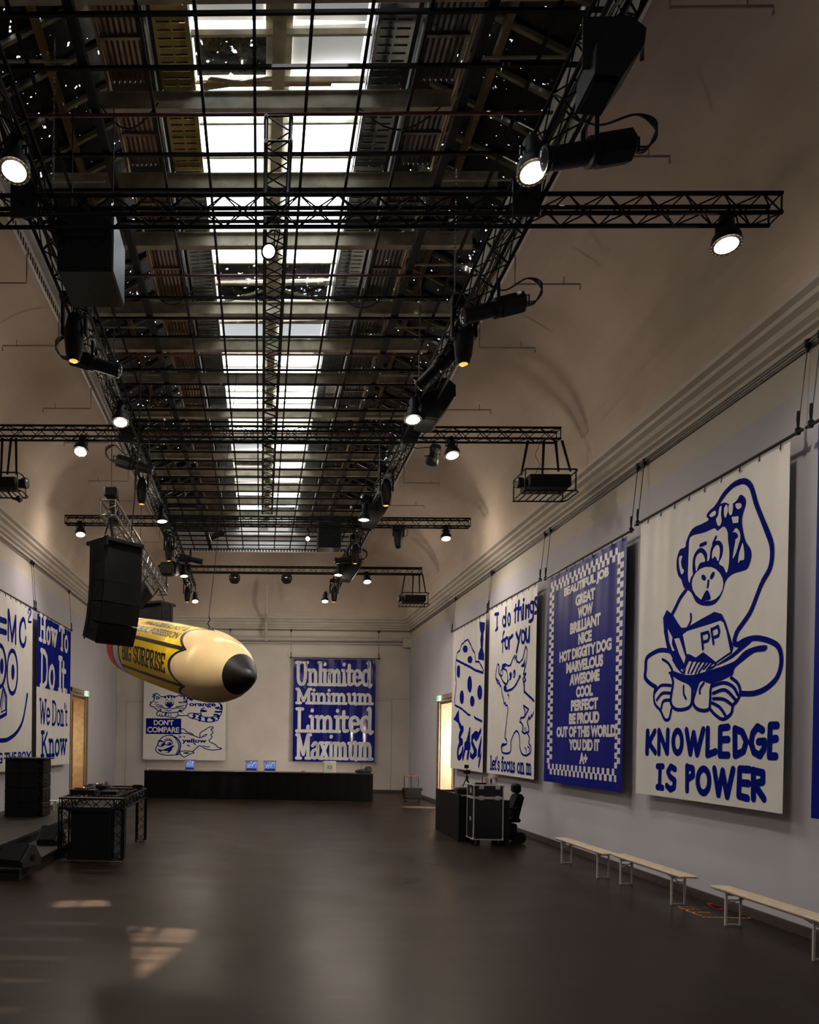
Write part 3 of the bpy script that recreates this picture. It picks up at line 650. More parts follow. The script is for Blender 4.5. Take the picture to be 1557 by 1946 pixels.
sub(108, 213, 515, 9.35, .8, .78, 'large boxy black loudspeaker hung beside the left truss, behind the nearest cross truss', 10.55)
sub(605, 648, 1040, 23.0, .6, .8, 'small boxy black loudspeaker hung at the far end of the ceiling grid', 10.55)

def wedge(pts, ydepth, Yc, label, k=1.0):
    """downfiring wedge speaker: octagonal side profile in XZ extruded in Y"""
    t = thing('wedge_speaker', label, 'loudspeaker', (pts[0][0], Yc, max(p[1] for p in pts)), group='wedge loudspeakers mounted on the right long truss')
    n = len(pts); c = V((sum(p[0] for p in pts) / n, Yc, sum(p[1] for p in pts) / n))
    mb = MB().prism([(p[0], Yc, p[1]) for p in pts], (0, ydepth, 0)); build('cabinet', mb, CABF, t)
    # grille over the lower outer face
    a, b = V((pts[0][0], 0, pts[0][1])), V((pts[1][0], 0, pts[1][1])); d = (b - a); nrm = V((d.z, 0, -d.x)).normalized()
    if nrm.z > 0: nrm = -nrm
    g = [(a + d * .06 + nrm * .001), (a + d * .94 + nrm * .001), (a + d * .90 + nrm * .03), (a + d * .10 + nrm * .03)]
    build('grille', MB().prism([(q.x, Yc + .04, q.z) for q in g], (0, ydepth - .08, 0)), GRIL, t)
    build('handle', MB().tube([(pts[3][0] - .12, Yc + ydepth * .5, pts[3][1] - .02), (pts[3][0] - .10, Yc + ydepth * .5, pts[3][1] + .07), (pts[3][0] + .06, Yc + ydepth * .5, pts[3][1] + .05), (pts[3][0] + .06, Yc + ydepth * .5, pts[3][1] - .08)], .018, 6), BLK, t)
    build('bracket', MB().cbox(min(p[0] for p in pts) - .05, Yc + ydepth * .3, c.z - .1, c.x, Yc + ydepth * .34, c.z + .32, .004).cbox(2.9, Yc + ydepth * .3, c.z + .22, c.x, Yc + ydepth * .34, c.z + .32, .004), BLK, t)
    return t
def wedge_at(Yc, cx, cz, s, dep, label):
    base = [(-.42, -.45), (.05, -.50), (.42, .05), (.45, .33), (.22, .52), (-.10, .50), (-.38, .10)]
    wedge([(cx + x * s, cz + z * s) for (x, z) in base], dep, Yc, label)
p = hitY(1183, 92, 6.0); wedge_at(6.0, p.x - .02, p.z + .01, .46, .38, 'large black wedge speaker on the right truss, nearest the camera')
p = hitY(832, 757, 13.6); wedge_at(13.6, p.x, p.z, .72, .6, 'black wedge speaker on the right truss just before the second cross truss')
p = hitY(716, 966, 20.2); wedge_at(20.2, p.x, p.z, .75, .6, 'black wedge speaker on the right truss at the third cross truss')
p = hitY(668, 1079, 26.6); wedge_at(26.6, p.x, p.z, .78, .6, 'black wedge speaker on the right truss at the farthest cross truss')
p = hitY(332, 1079, 26.6); t = thing('round_horn_speaker', 'rounded black loudspeaker under the left truss near the farthest cross truss', 'loudspeaker', (p.x, p.y, p.z + .3))
build('cabinet', MB().lathe(p + V((-.25, 0, 0)), (1, -.3, -.2), [(0, .15), (.05, .26), (.35, .26), (.42, .2)], 14), CABF, t, smooth=True)
build('bracket', MB().cbox(p.x - .02, p.y - .02, p.z + .1, p.x + .02, p.y + .02, ZT - .14, .004), BLK, t)

# ------------------------------------------------------------------ projectors in hanging cages
def projector(cx, cy, zc, k, flip, top, label):
    t = thing('hanging_projector', label, 'projector', (cx, cy, top), group='projectors in strap-hung cages')
    w, d, h = .42 * k, .26 * k, .12 * k
    build('body', MB().cbox(cx - w, cy - d, zc - h, cx + w, cy + d, zc + h * 1.1, .03), CABF, t)
    lx = cx - flip * w; build('lens_barrel', MB().lathe((lx + flip * .02, cy - d * .3, zc), (-flip, -.15, 0), [(0, .09), (.12, .09), (.12, .11), (.22, .11), (.22, .085)], 14), BLK, t)
    build('lens', MB().lathe((lx - flip * .20, cy - d * .3 - .03, zc), (-flip, -.15, 0), [(0, .08), (.01, .04)], 14), GLS, t)
    def loop(z, e):
        q = [(cx - w - e, cy - d - .08), (cx + w + e * .6, cy - d - .08), (cx + w + e, cy - d), (cx + w + e, cy + d), (cx + w + e * .6, cy + d + .08), (cx - w - e, cy + d + .08), (cx - w - e, cy - d - .08)]
        return [(a, b, z) for a, b in q]
    build('upper_cage_ring', MB().tube(loop(zc + h * 1.6, .10), .016, 6), BLK, t); build('lower_cage_ring', MB().tube(loop(zc - h * 1.9, .12), .016, 6), BLK, t)
    for i in range(7):
        x = cx - w + i * w * 2 / 6; build('cage_slat', MB().cbox(x - .012, cy - d - .08, zc - h * 1.95, x + .012, cy + d + .08, zc - h * 1.75, .003), BLK, t)
    pm = MB()
    for (x, y) in ((cx - w - .1, cy - d - .08), (cx + w + .05, cy - d - .06), (cx - w - .1, cy + d + .08), (cx + w + .05, cy + d + .06)): pm.cyl((x, y, zc - h * 1.9), (x, y, zc + h * 1.6), .014, 6)
    build('cage_post', pm, BLK, t, kind=None)
    for (x, x2) in ((cx - w * .85, cx - w * 1.15), (cx - w * .1, cx - w * .15), (cx + w * .45, cx + w * .42), (cx + w * .75, cx + w * .98)):
        yy = cy - d * .8 if x2 > cx else cy + .0
        build('hanging_strap', MB().prism([(x - .028, cy, top), (x + .028, cy, top), (x2 + .02, yy, zc + h * 1.6), (x2 - .02, yy, zc + h * 1.6)], (0, .012, 0)), BLK, t)
    build('signal_cable', MB().tube([(cx - .1, cy, top), (cx - .22, cy, top - .3), (cx - .12, cy, zc + .4), (cx - .25, cy, zc + h)], .006, 5), WIRE, t)
p = hitY(1037, 921, Y2); projector(p.x, Y2, p.z, 1.02, 1, Z2 - .1, 'projector in a hanging cage under the right end of the second cross truss')
p = hitY(787, 1139, Y4); projector(p.x, Y4, p.z, .95, 1, Z4 - .1, 'projector in a hanging cage under the right end of the farthest cross truss')
p = hitY(6, 921, Y2); projector(p.x, Y2, p.z, .8, -1, Z2 - .1, 'projector in a hanging cage at the left edge of view')
t = thing('webcam_arm', 'small black camera on an arm beside the left hanging projector', 'camera', tuple(hitY(28, 940, Y2)))
p = hitY(40, 952, Y2); build('arm', MB().tube([hitY(10, 925, Y2), hitY(24, 948, Y2), p], .018, 6), BLK, t)
build('camera_head', MB().lathe(p, (-.3, -.5, .3), [(0, .03), (.01, .06), (.1, .06), (.12, .03)], 12), BLK, t); build('camera_lens', MB().lathe(p + V((.02, -.05, 0)), (0.2, -1, 0), [(0, .04), (.03, .03)], 10), CHR, t)

# ------------------------------------------------------------------ PA on the left: grey truss, chain hoist, line arrays
GX = -3.12; gz = 7.0
truss(GX, 15.0, gz, 8.4, 'Y', .30, 'bare grey aluminium truss above the left line array', m=GRY, r=.026, rb=.010)
p = hitY(211, 948, 15.6); t = thing('chain_hoist', 'black electric chain hoist above the near end of the grey truss', 'hoist', (p.x, 15.6, p.z))
build('motor', MB().cbox(p.x - .14, 15.45, p.z + .0, p.x + .14, 15.75, p.z + .24, .05), BLK, t); build('chain_bag', MB().cbox(p.x + .0, 15.5, p.z - .52, p.x + .17, 15.7, p.z + .02, .04), BLK, t)
build('cover_plate', MB().cbox(p.x - .12, 15.44, p.z + .19, p.x + .1, 15.451, p.z + .21, .0), CHR, t)
build('chain', MB().cyl((p.x, 15.6, p.z + .2), (p.x, 15.6, 10.3), .010, 6).cyl((p.x - .02, 15.6, gz + .15), (p.x - .02, 15.6, p.z), .02, 6), WIRE, t)
p = hitY(317, 1082, 23.0); t = thing('chain_hoist', 'black electric chain hoist above the far end of the grey truss', 'hoist', (p.x, 23.0, p.z))
build('motor', MB().cbox(p.x - .2, 22.85, p.z - .2, p.x + .2, 23.15, p.z + .2, .05), BLK, t); build('chain', MB().cyl((p.x, 23, p.z + .1), (p.x, 23, 10.3), .012, 6).cyl((p.x, 23, gz), (p.x, 23, p.z), .02, 6), WIRE, t)
for (px, x, y, z1, lb) in ((286, -2.0, 18, 7, 1),):
    pass
p = hitY(258, 1000, 15.2); tag(build('rigging_cable', MB().tube([(p.x + .05, 15.3, 9.9), (p.x, 15.3, 8), (p.x - .12, 15.3, 6.3)], .016, 6), WIRE), 'thick black cable dropping to the left line array', 'cable')

def line_array(cx, cy, ztop, n, w, d, h, ang, label, curve=(0, 2, 4, 8, 12)):
    t = thing('line_array', label, 'loudspeaker', (cx, cy, ztop), ang)
    M = Matrix.Translation((cx, cy, ztop)) @ Matrix.Rotation(ang, 4, 'Z')
    build('flying_frame', MB().cbox(-w / 2, -d * .62, -.02, w / 2, d * .5, .06, .01).cbox(-w / 2, -d * .66, -.12, -w / 2 + .05, -d * .5, .08, .01).xf(M), BLK, t)
    z = -.02; y = 0; tilt = 0
    for i in range(n):
        tilt = math.radians(curve[min(i, len(curve) - 1)])
        B = M @ Matrix.Translation((0, y, z)) @ Matrix.Rotation(tilt, 4, 'X')
        # local: front = -Y ; trapezoid cabinet, rear narrower
        cab = build('cabinet', MB().prism([(-w / 2, -d / 2, 0), (-w / 2, d * .28, 0), (-w / 2 + .12, d / 2, 0), (w / 2 - .12, d / 2, 0), (w / 2, d * .28, 0), (w / 2, -d / 2, 0)], (0, 0, -h + .006)).xf(B), CABF, t)
        build('grille', MB().cbox(-w / 2 + .01, -d / 2 - .02, -h - .012, w / 2 - .01, -d / 2 + .004, .006, .004).xf(B), GRIL, cab)
        for q in (-1, 1):
            mb = MB()
            for j in (-.04, .05): mb.cbox(q * (w / 2 + .003) - .004, -d * .22 + j, -h * .7, q * (w / 2 + .003) + .004, -d * .22 + j + .05, -h * .35, .001)
            build('grip_recess', mb.xf(B), mat('recess_black', (.002, .002, .002), .9), cab)
            build('rigging_plate', MB().cbox(q * (w / 2 + .006) - .006, d * .1, -h - .03, q * (w / 2 + .006) + .006, d * .18, .03, .002).xf(B), BLK, cab)
        z -= h * math.cos(tilt); y += h * math.sin(tilt)
    return t
p = hitY(222, 1036, 14.9)
line_array(p.x - .07, 15.0, p.z, 5, .92, .62, .375, .80, 'curved black line array hanging in front of the pencil balloon', (0, 1, 5, 11, 19))
build('bridle', MB().cyl((p.x - .1, 15.1, p.z), (GX, 15.2, gz - .1), .035, 6).cyl((p.x - .35, 15.1, p.z), (GX, 15.2, gz - .15), .02, 6), BLK, bpy.data.objects['line_array'])
p = hitY(297, 1152, 22.4); line_array(p.x, 22.3, p.z, 2, .98, .7, .42, -.5, 'smaller black speaker array hanging behind the pencil balloon', (0, 2))
b = [o for o in COL.objects if o.name.startswith('line_array')][-1]
build('bridle', MB().cyl((p.x - .3, 22.3, p.z), (GX, 22.6, gz - .1), .02, 6).cyl((p.x + .3, 22.3, p.z), (GX, 22.6, gz - .1), .02, 6), BLK, b)
p = hitY(262, 1128, 20.5); t = thing('hanging_side_speaker', 'brownish black speaker tilted under the grey truss behind the line array', 'loudspeaker', (p.x, 20.5, p.z + .3))
build('cabinet', MB().prism([(p.x - .3, 20.4, p.z - .3), (p.x + .05, 20.4, p.z - .36), (p.x + .35, 20.4, p.z + .02), (p.x + .2, 20.4, p.z + .3), (p.x - .25, 20.4, p.z + .2)], (0, .5, 0)), CABF, t)
build('bracket', MB().cyl((p.x, 20.6, p.z + .2), (GX, 20.6, gz - .13), .02, 6), BLK, t)

# ------------------------------------------------------------------ pipes on the cove, rails and pipes on the back wall
CON = mat('painted_conduit', (.30, .265, .22), .7, 0, .2, 5)
def conduit(px1, py1, pxe, sgn, label):
    Z = 9.97; e = hitZ(pxe, py1, Z); x0 = (XR - 2.86) if sgn > 0 else (XL + 2.86)
    zc = 8.12 + 2.43 * math.sqrt(max(0, 1 - ((abs(e.x) - (XR - 2.8 if sgn > 0 else -XL - 2.8)) / 2.45) ** 2))
    t = thing('cove_pipe', label, 'pipe', (x0, e.y, Z), group='thin pipes ending on the curved cove')
    build('pipe', MB().tube([(x0, e.y, 10.45), (x0, e.y, Z), (e.x, e.y, Z), (e.x, e.y, Z - .09)], .014, 6), CON, t)
    xm = x0 + (e.x - x0) * .75; build('bracket', MB().cyl((xm, e.y, Z - .02), (xm, e.y, Z + .12), .008, 5), CON, t)
sp = 'thin grey pipe on the right cove, '
for i, (py, pxe) in enumerate(((12, 1470), (297, 1273), (540, 1103), (661, 1017), (779, 933), (918, 836), (961, 806))):
    conduit(0, py, pxe, 1, sp + ('topmost, near the picture corner', 'below the big cabled spotlight', 'third from the camera', 'beside the amber moving head', 'just before the second cross truss', 'seventh, above the cove arc', 'farthest but still visible')[i])
sp = 'thin grey pipe on the left cove, '
for i, (py, pxe) in enumerate(((538, -30), (657, 5), (776, 82), (841, 122), (914, 168), (952, 205), (1030, 245))):
    conduit(0, py, pxe, -1, sp + ('at the left picture edge', 'second from the camera', 'above the second cross truss', 'below the second cross truss', 'above the chain hoist', 'behind the chain hoist', 'farthest, near the left long truss')[i])
# rails that carry the banners
RAILZ = 7.54
for nm, mb in (('picture_rail', MB().cyl((XR - .06, YF, RAILZ), (XR - .06, YB - .06, RAILZ), .018, 6).cyl((XR - .02, YF, RAILZ - .05), (XR - .02, YB, RAILZ - .05), .012, 6)),
               ('picture_rail', MB().cyl((XL + .06, YF, RAILZ), (XL + .06, YB - .06, RAILZ), .018, 6)),
               ('picture_rail', MB().cyl((XL + .06, YB - .06, RAILZ), (XR - .06, YB - .06, RAILZ), .018, 6))):
    o = build(nm, mb, mat('rail_grey', (.12, .115, .11), .5, .3)); 
    k = nm and mb.v[0][0]
    tag(o, 'thin dark hanging rail along the right wall' if k > 5 else ('thin dark hanging rail along the left wall' if len([q for q in COL.objects if q.name.startswith('picture_rail')]) == 2 else 'thin dark hanging rail across the back wall'), 'rail')
WP = mat('white_painted_pipe', (.50, .47, .43), .5)
t = thing('heating_pipe', 'cream painted pipe running across the top of the back wall with one riser', 'pipe', (0, YB - .35, 7.2))
a = hitY(300, 1211, YB - .15); b = hitY(768, 1217, YB - .15)
build('main_pipe', MB().cyl((-6.5, YB - .20, b.z), (b.x, YB - .20, b.z), .07, 10), WP, t); build('second_pipe', MB().cyl((-6.5, YB - .10, b.z - .17), (b.x, YB - .10, b.z - .17), .04, 8), WP, t)
p = hitY(507, 1115, YB - 1.0); build('riser', MB().tube([(p.x, YB - 1.35, p.z), (p.x, YB - .9, 8.2), (p.x, YB - .42, 7.9), (p.x, YB - .2, b.z - .1)], .07, 10), WP, t)
for q in range(8):
    x = -6 + q * 1.6; build('pipe_bracket', MB().cbox(x - .02, YB - .22, b.z - .05, x + .02, YB - .01, b.z + .12, .003), WP, t)
t = thing('wall_ventilator', 'ornate cream plaster bracket in the top right corner of the back wall', 'bracket', (b.x + .2, YB - .2, b.z))
mb = MB().cbox(b.x - .05, YB - .3, b.z - .35, b.x + .42, YB - .02, b.z + .12, .05); build('block', mb, CORN, t)
for k in range(3): build('scroll', MB().lathe((b.x + .02 + k * .14, YB - .32, b.z + .02 - .12 * k), (0, 1, 0), [(0, .05), (.03, .09), (.2, .09)], 12), CORN, t)
# ------------------------------------------------------------------ printed banners
def crm(pts, sub=6, closed=False):
    P_ = [Vector((p[0], p[1])) for p in pts]; n = len(P_)
    if n < 3: return P_
    out = []
    for i in range(n if closed else n - 1):
        p0 = P_[(i - 1) % n] if closed or i > 0 else P_[0]; p1 = P_[i]; p2 = P_[(i + 1) % n]; p3 = P_[(i + 2) % n] if closed or i + 2 < n else P_[-1]
        for k in range(sub):
            t = k / sub; out.append(.5 * ((2 * p1) + (p2 - p0) * t + (2 * p0 - 5 * p1 + 4 * p2 - p3) * t * t + (3 * p1 - p0 - 3 * p2 + p3) * t ** 3))
    if not closed: out.append(P_[-1])
    return out
def ell(cx, cy, rx, ry, rot=0, n=18):
    c, s = math.cos(rot), math.sin(rot)
    return [(cx + rx * math.cos(2 * PI * i / n) * c - ry * math.sin(2 * PI * i / n) * s, cy + rx * math.cos(2 * PI * i / n) * s + ry * math.sin(2 * PI * i / n) * c) for i in range(n)]

class Banner:
    def __init__(s, side, plane, s0, s1, z0, z1, base, label, wave=.006, wl=.55, seed=1, glossy=False):
        s.side, s.plane, s.s0, s.s1, s.z0, s.z1 = side, plane, min(s0, s1), max(s0, s1), z0, z1
        s.N = {'R': Vector((-1, 0, 0)), 'L': Vector((1, 0, 0)), 'B': Vector((0, -1, 0))}[side]
        s.wave, s.wl, s.ph, s.glossy = wave, wl, seed * 1.7, glossy
        s.t = thing('banner', label, 'banner', tuple(s.P3((s.s0 + s.s1) / 2, z1)), group='blue and white banners hung around the hall')
        nu, nv = 56, 36; vs = []; fs = []
        for j in range(nv + 1):
            for i in range(nu + 1):
                vs.append(s.P3(s.s0 + (s.s1 - s.s0) * i / nu, z0 + (z1 - z0) * j / nv, 0))
        for j in range(nv):
            for i in range(nu): a = j * (nu + 1) + i; fs.append((a, a + 1, a + nu + 2, a + nu + 1))
        s.cloth = build('cloth', MB().add(vs, fs), base, s.t, smooth=True)
    def disp(s, u, z):
        k = (z - s.z0) / (s.z1 - s.z0); a = s.wave
        d = a * math.sin(2 * PI * u / s.wl + s.ph) * (.25 + .75 * k) + a * .7 * math.sin(2 * PI * u / (s.wl * .43) + z * .8 + s.ph * 2) * k * k
        if s.glossy: d += a * .9 * math.sin(2 * PI * (u + .40 * z) / .42) * max(0, k - .30) ** 1.2
        d += .03 * math.cos(min(1, (u - s.s0) / .5) * PI / 2) ** 2 * (1 - k) + .03 * math.cos(min(1, (s.s1 - u) / .5) * PI / 2) ** 2 * (1 - k)
        return d
    def P3(s, u, z, lift=0):
        d = s.disp(u, z) + lift
        if s.side == 'B': return Vector((u, s.plane - d, z))
        return Vector((s.plane + s.N.x * d, u, z))
    def uv(s, px, py):
        if s.side == 'B': p = hitY(px, py, s.plane); return Vector((p.x, p.z))
        p = hitX(px, py, s.plane); return Vector((p.y, p.z))
    def emit_polys(s, name, polys, m, lift):
        """polys: closed 2D outlines in banner metres; convex or simple; cut into cells so that they follow the cloth"""
        bm = bmesh.new()
        for poly in polys:
            vs3 = [Vector((p[0], p[1], 0)) for p in poly]
            tris = tessellate_polygon([vs3])
            vv = [bm.verts.new(v) for v in vs3]
            for t in tris:
                try: bm.faces.new([vv[k] for k in t])
                except ValueError: pass
        for ax in (0, 1):
            vals = [v.co[ax] for v in bm.verts]
            if not vals: continue
            step = .09 if ax == 0 else .35
            if s.glossy: step = .05 if ax == 0 else .15
            c = math.floor(min(vals) / step) * step + step
            while c < max(vals):
                n = Vector((1, 0, 0)) if ax == 0 else Vector((0, 1, 0)); co_ = Vector((c, 0, 0)) if ax == 0 else Vector((0, c, 0))
                bmesh.ops.bisect_plane(bm, geom=bm.verts[:] + bm.edges[:] + bm.faces[:], plane_co=co_, plane_no=n, dist=1e-5); c += step
        bm.verts.index_update()
        mb = MB().add([s.P3(min(max(v.co.x, s.s0 + .001), s.s1 - .001), v.co.y, lift) for v in bm.verts], [[v.index for v in f.verts] for f in bm.faces]); bm.free()
        return build(name, mb, m, s.t, smooth=True)
    def ribbon(s, pts, w, w2=None):
        out = []; n = len(pts)
        for i in range(n - 1):
            a, b = pts[i], pts[i + 1]; d = b - a
            if d.length < 1e-5: continue
            q = Vector((-d.y, d.x)).normalized(); wa = w / 2; out.append([a + q * wa, a - q * wa, b - q * wa, b + q * wa])
        for p in (pts if len(pts) < 60 else pts[::2]): out.append([p + Vector((math.cos(2 * PI * k / 10), math.sin(2 * PI * k / 10))) * w / 2 for k in range(10)])
        return out
def fromcrop(b, ox, oy, sc):
    return lambda p: b.uv(ox + p[0] / sc, oy + p[1] / sc)
class Art:
    def __init__(s, b, ox, oy, sc): s.b = b; s.T = fromcrop(b, ox, oy, sc); s.L = {}; s.words = []
    def sub(s, ox, oy, sc): s.T = fromcrop(s.b, ox, oy, sc); return s
    def st(s, pts, w, lay=1, sm=True, closed=False):
        q = crm(pts, 5, closed) if sm and len(pts) > 2 else [Vector(p) for p in pts]
        if closed: q = q + [q[0]]
        s.L.setdefault(lay, []).extend(s.b.ribbon([s.T(p) for p in q], w)); return s
    def fill(s, pts, lay=1, sm=True):
        q = crm(pts, 4, True) if sm else [Vector(p) for p in pts]
        s.L.setdefault(lay, []).append([s.T(p) for p in q]); return s
    def rect(s, u0, z0, u1, z1, lay=1): s.L.setdefault(lay, []).append([Vector((u0, z0)), Vector((u1, z0)), Vector((u1, z1)), Vector((u0, z1))]); return s
    def done(s, mats, step=.004):
        for lay, polys in s.words: s.b.emit_polys('lettering', polys, mats[lay], .004 + step * (lay - 1))
        for k in sorted(s.L): s.b.emit_polys('print' if k == 1 else 'print_overlay', s.L[k], mats[k], .004 + step * (k - 1))

# serif stroke alphabet (cap height 1, x-height .66)
def _em(art, lay, polys): art.words.append((lay, polys))
G = {}
def g(c, w, *st): G[c] = (w, st)
g('i', .34, [(.17, 0), (.17, .66)], [(.05, .66), (.17, .66)], [(.04, 0), (.30, 0)], [(.16, .92), (.17, .95)])
g('l', .34, [(.17, 0), (.17, 1)], [(.05, 1), (.17, 1)], [(.04, 0), (.30, 0)])
g('n', .76, [(.17, 0), (.17, .66)], [(.05, .66), (.17, .66)], [(.05, 0), (.30, 0)], [(.17, .46), (.27, .61), (.42, .66), (.54, .58), (.57, .42), (.57, 0)], [(.45, 0), (.72, 0)])
g('m', 1.12, [(.17, 0), (.17, .66)], [(.05, .66), (.17, .66)], [(.05, 0), (.29, 0)], [(.17, .46), (.26, .61), (.38, .66), (.50, .58), (.53, .42), (.53, 0)], [(.43, 0), (.64, 0)], [(.53, .46), (.63, .61), (.75, .66), (.86, .58), (.90, .42), (.90, 0)], [(.80, 0), (1.06, 0)])
g('u', .76, [(.05, .66), (.17, .66)], [(.17, .66), (.17, .20), (.22, .04), (.36, 0), (.50, .07), (.57, .22)], [(.45, .66), (.57, .66), (.57, 0), (.71, 0)])
g('t', .48, [(.20, .90), (.20, .14), (.28, .01), (.42, .04)], [(.04, .64), (.42, .64)])
g('e', .66, [(.12, .36), (.56, .36), (.53, .56), (.35, .66), (.15, .56), (.09, .33), (.16, .09), (.36, 0), (.56, .10)])
g('d', .76, [(.57, .12), (.44, .02), (.30, 0), (.14, .10), (.09, .33), (.14, .56), (.30, .66), (.45, .63), (.57, .52)], [(.45, 1), (.57, 1), (.57, 0), (.71, 0)])
g('a', .68, [(.13, .54), (.30, .66), (.48, .60), (.52, .44), (.52, .10), (.64, .01)], [(.52, .38), (.30, .36), (.12, .26), (.12, .08), (.27, 0), (.44, .06), (.52, .18)])
g('x', .68, [(.10, .66), (.56, 0)], [(.56, .66), (.10, 0)], [(.03, .66), (.22, .66)], [(.45, .66), (.63, .66)], [(.02, 0), (.22, 0)], [(.44, 0), (.65, 0)])
g('o', .70, [(.35, .66), (.16, .57), (.09, .33), (.16, .09), (.35, 0), (.54, .09), (.61, .33), (.54, .57), (.35, .66)])
g('c', .62, [(.54, .52), (.36, .66), (.16, .57), (.09, .33), (.16, .09), (.36, 0), (.56, .12)])
g('s', .54, [(.44, .54), (.27, .66), (.11, .52), (.22, .37), (.42, .26), (.40, .06), (.24, 0), (.08, .12)])
g('f', .46, [(.44, .92), (.32, 1), (.20, .86), (.20, 0)], [(.06, .64), (.38, .64)], [(.08, 0), (.34, 0)])
g('w', 1.0, [(.14, .66), (.31, .02), (.50, .60), (.68, .02), (.87, .66)], [(.04, .66), (.25, .66)], [(.76, .66), (.97, .66)], [(.42, .66), (.58, .66)])
g('y', .7, [(.12, .66), (.36, .02)], [(.60, .66), (.34, -.2), (.14, -.24)])
g("'", .24, [(.12, 1), (.10, .80)])
g('.', .26, [(.12, .02), (.13, .03)])
g('U', .92, [(.18, 1), (.18, .30), (.28, .06), (.46, 0), (.64, .08), (.72, .30), (.72, 1)], [(.04, 1), (.34, 1)], [(.60, 1), (.86, 1)])
g('M', 1.14, [(.20, 0), (.20, 1), (.56, .16), (.92, 1), (.92, 0)], [(.05, 1), (.20, 1)], [(.92, 1), (1.08, 1)], [(.06, 0), (.36, 0)], [(.78, 0), (1.08, 0)])
g('L', .78, [(.20, 1), (.20, 0), (.68, 0), (.71, .22)], [(.05, 1), (.38, 1)], [(.05, 0), (.2, 0)])
g('H', .98, [(.20, 0), (.20, 1)], [(.76, 0), (.76, 1)], [(.20, .52), (.76, .52)], [(.06, 0), (.34, 0)], [(.06, 1), (.34, 1)], [(.62, 0), (.90, 0)], [(.62, 1), (.90, 1)])
g('T', .86, [(.43, 0), (.43, 1)], [(.07, .82), (.09, 1), (.77, 1), (.79, .82)], [(.27, 0), (.59, 0)])
g('D', .92, [(.20, 0), (.20, 1)], [(.06, 1), (.42, 1), (.66, .86), (.76, .5), (.66, .14), (.42, 0), (.06, 0)])
g('I', .40, [(.20, 0), (.20, 1)], [(.06, 1), (.34, 1)], [(.06, 0), (.34, 0)])
g('W', 1.24, [(.16, 1), (.40, .02), (.62, .9), (.84, .02), (1.08, 1)], [(.03, 1), (.30, 1)], [(.94, 1), (1.2, 1)])
g('K', .94, [(.20, 0), (.20, 1)], [(.06, 1), (.34, 1)], [(.06, 0), (.34, 0)], [(.74, .98), (.22, .42)], [(.38, .58), (.76, 0), (.88, 0)])
g('B', .82, [(.18, 0), (.18, 1)], [(.05, 1), (.45, 1), (.64, .88), (.62, .62), (.44, .53), (.18, .53)], [(.44, .53), (.68, .42), (.70, .14), (.48, 0), (.05, 0)])
g('G', .90, [(.70, .78), (.66, .92), (.46, 1), (.22, .90), (.10, .5), (.22, .10), (.46, 0), (.70, .10), (.70, .40)], [(.52, .42), (.84, .42)])
g('S', .74, [(.60, .74), (.58, .90), (.36, 1), (.14, .88), (.14, .66), (.36, .53), (.60, .40), (.62, .14), (.38, 0), (.14, .10), (.12, .28)])
g('R', .88, [(.18, 0), (.18, 1)], [(.05, 1), (.45, 1), (.66, .88), (.64, .60), (.44, .50), (.18, .50)], [(.42, .50), (.66, .06), (.84, 0)], [(.05, 0), (.32, 0)])
g('P', .80, [(.18, 0), (.18, 1)], [(.05, 1), (.45, 1), (.68, .88), (.68, .58), (.46, .46), (.18, .46)], [(.05, 0), (.34, 0)])
g('E', .80, [(.68, .80), (.66, 1), (.05, 1)], [(.18, 1), (.18, 0)], [(.05, 0), (.68, 0), (.72, .22)], [(.18, .52), (.54, .52)])
ROUND = set('nmutedaoscfUDGSBRPyw') - set('w')
def serif(txt, u0, u1, zb, zt, pen, flip=1, thin=None, flipu=False):
    """stroke text as 2D polylines fitted to a box; returns list of polylines with pen width"""
    tot = sum(G[c][0] if c != ' ' else .38 for c in txt); sx = (u1 - u0) / tot; sz = (zt - zb); x = 0; out = []
    for c in txt:
        if c == ' ': x += .38; continue
        w, st = G[c]
        for s_ in st:
            pts = s_
            if c in ROUND and len(pts) > 3 and c not in 'D': pts = [tuple(p) for p in crm(pts, 3)]
            out.append([Vector((u0 + (x + p[0]) * sx, zb + p[1] * sz)) for p in pts])
        x += w
    return out
def put_serif(art, txt, u0, u1, zb, zt, pen, lay=1):
    _em(art, lay, [q for pl in serif(txt, u0, u1, zb, zt, pen) for q in art.b.ribbon(pl, pen)])
# plain bold sans lettering from Blender's built-in font
_sans = {}
def sans_polys(txt, bold=.028, space=.92):
    key = (txt, bold, space)
    if key in _sans: return _sans[key]
    cu = bpy.data.curves.new('txt', 'FONT'); cu.body = txt; cu.size = 1; cu.offset = bold; cu.space_character = space; cu.resolution_u = 4; cu.fill_mode = 'FRONT'
    o = bpy.data.objects.new('txt', cu); me = bpy.data.meshes.new_from_object(o)
    vs = [v.co.copy() for v in me.vertices]; fs = [tuple(p.vertices) for p in me.polygons]
    bpy.data.objects.remove(o); bpy.data.curves.remove(cu); bpy.data.meshes.remove(me)
    x0 = min(v.x for v in vs); x1 = max(v.x for v in vs); y0 = min(v.y for v in vs); y1 = max(v.y for v in vs)
    _sans[key] = ([Vector(((v.x - x0) / (x1 - x0), (v.y - y0) / (y1 - y0))) for v in vs], fs); return _sans[key]
def put_sans(art, txt, u0, u1, zb, zt, lay=1, bold=.028, space=.92):
    vs, fs = sans_polys(txt, bold, space)
    _em(art, lay, [[Vector((u0 + (u1 - u0) * vs[k].x, zb + (zt - zb) * vs[k].y)) for k in f] for f in fs])

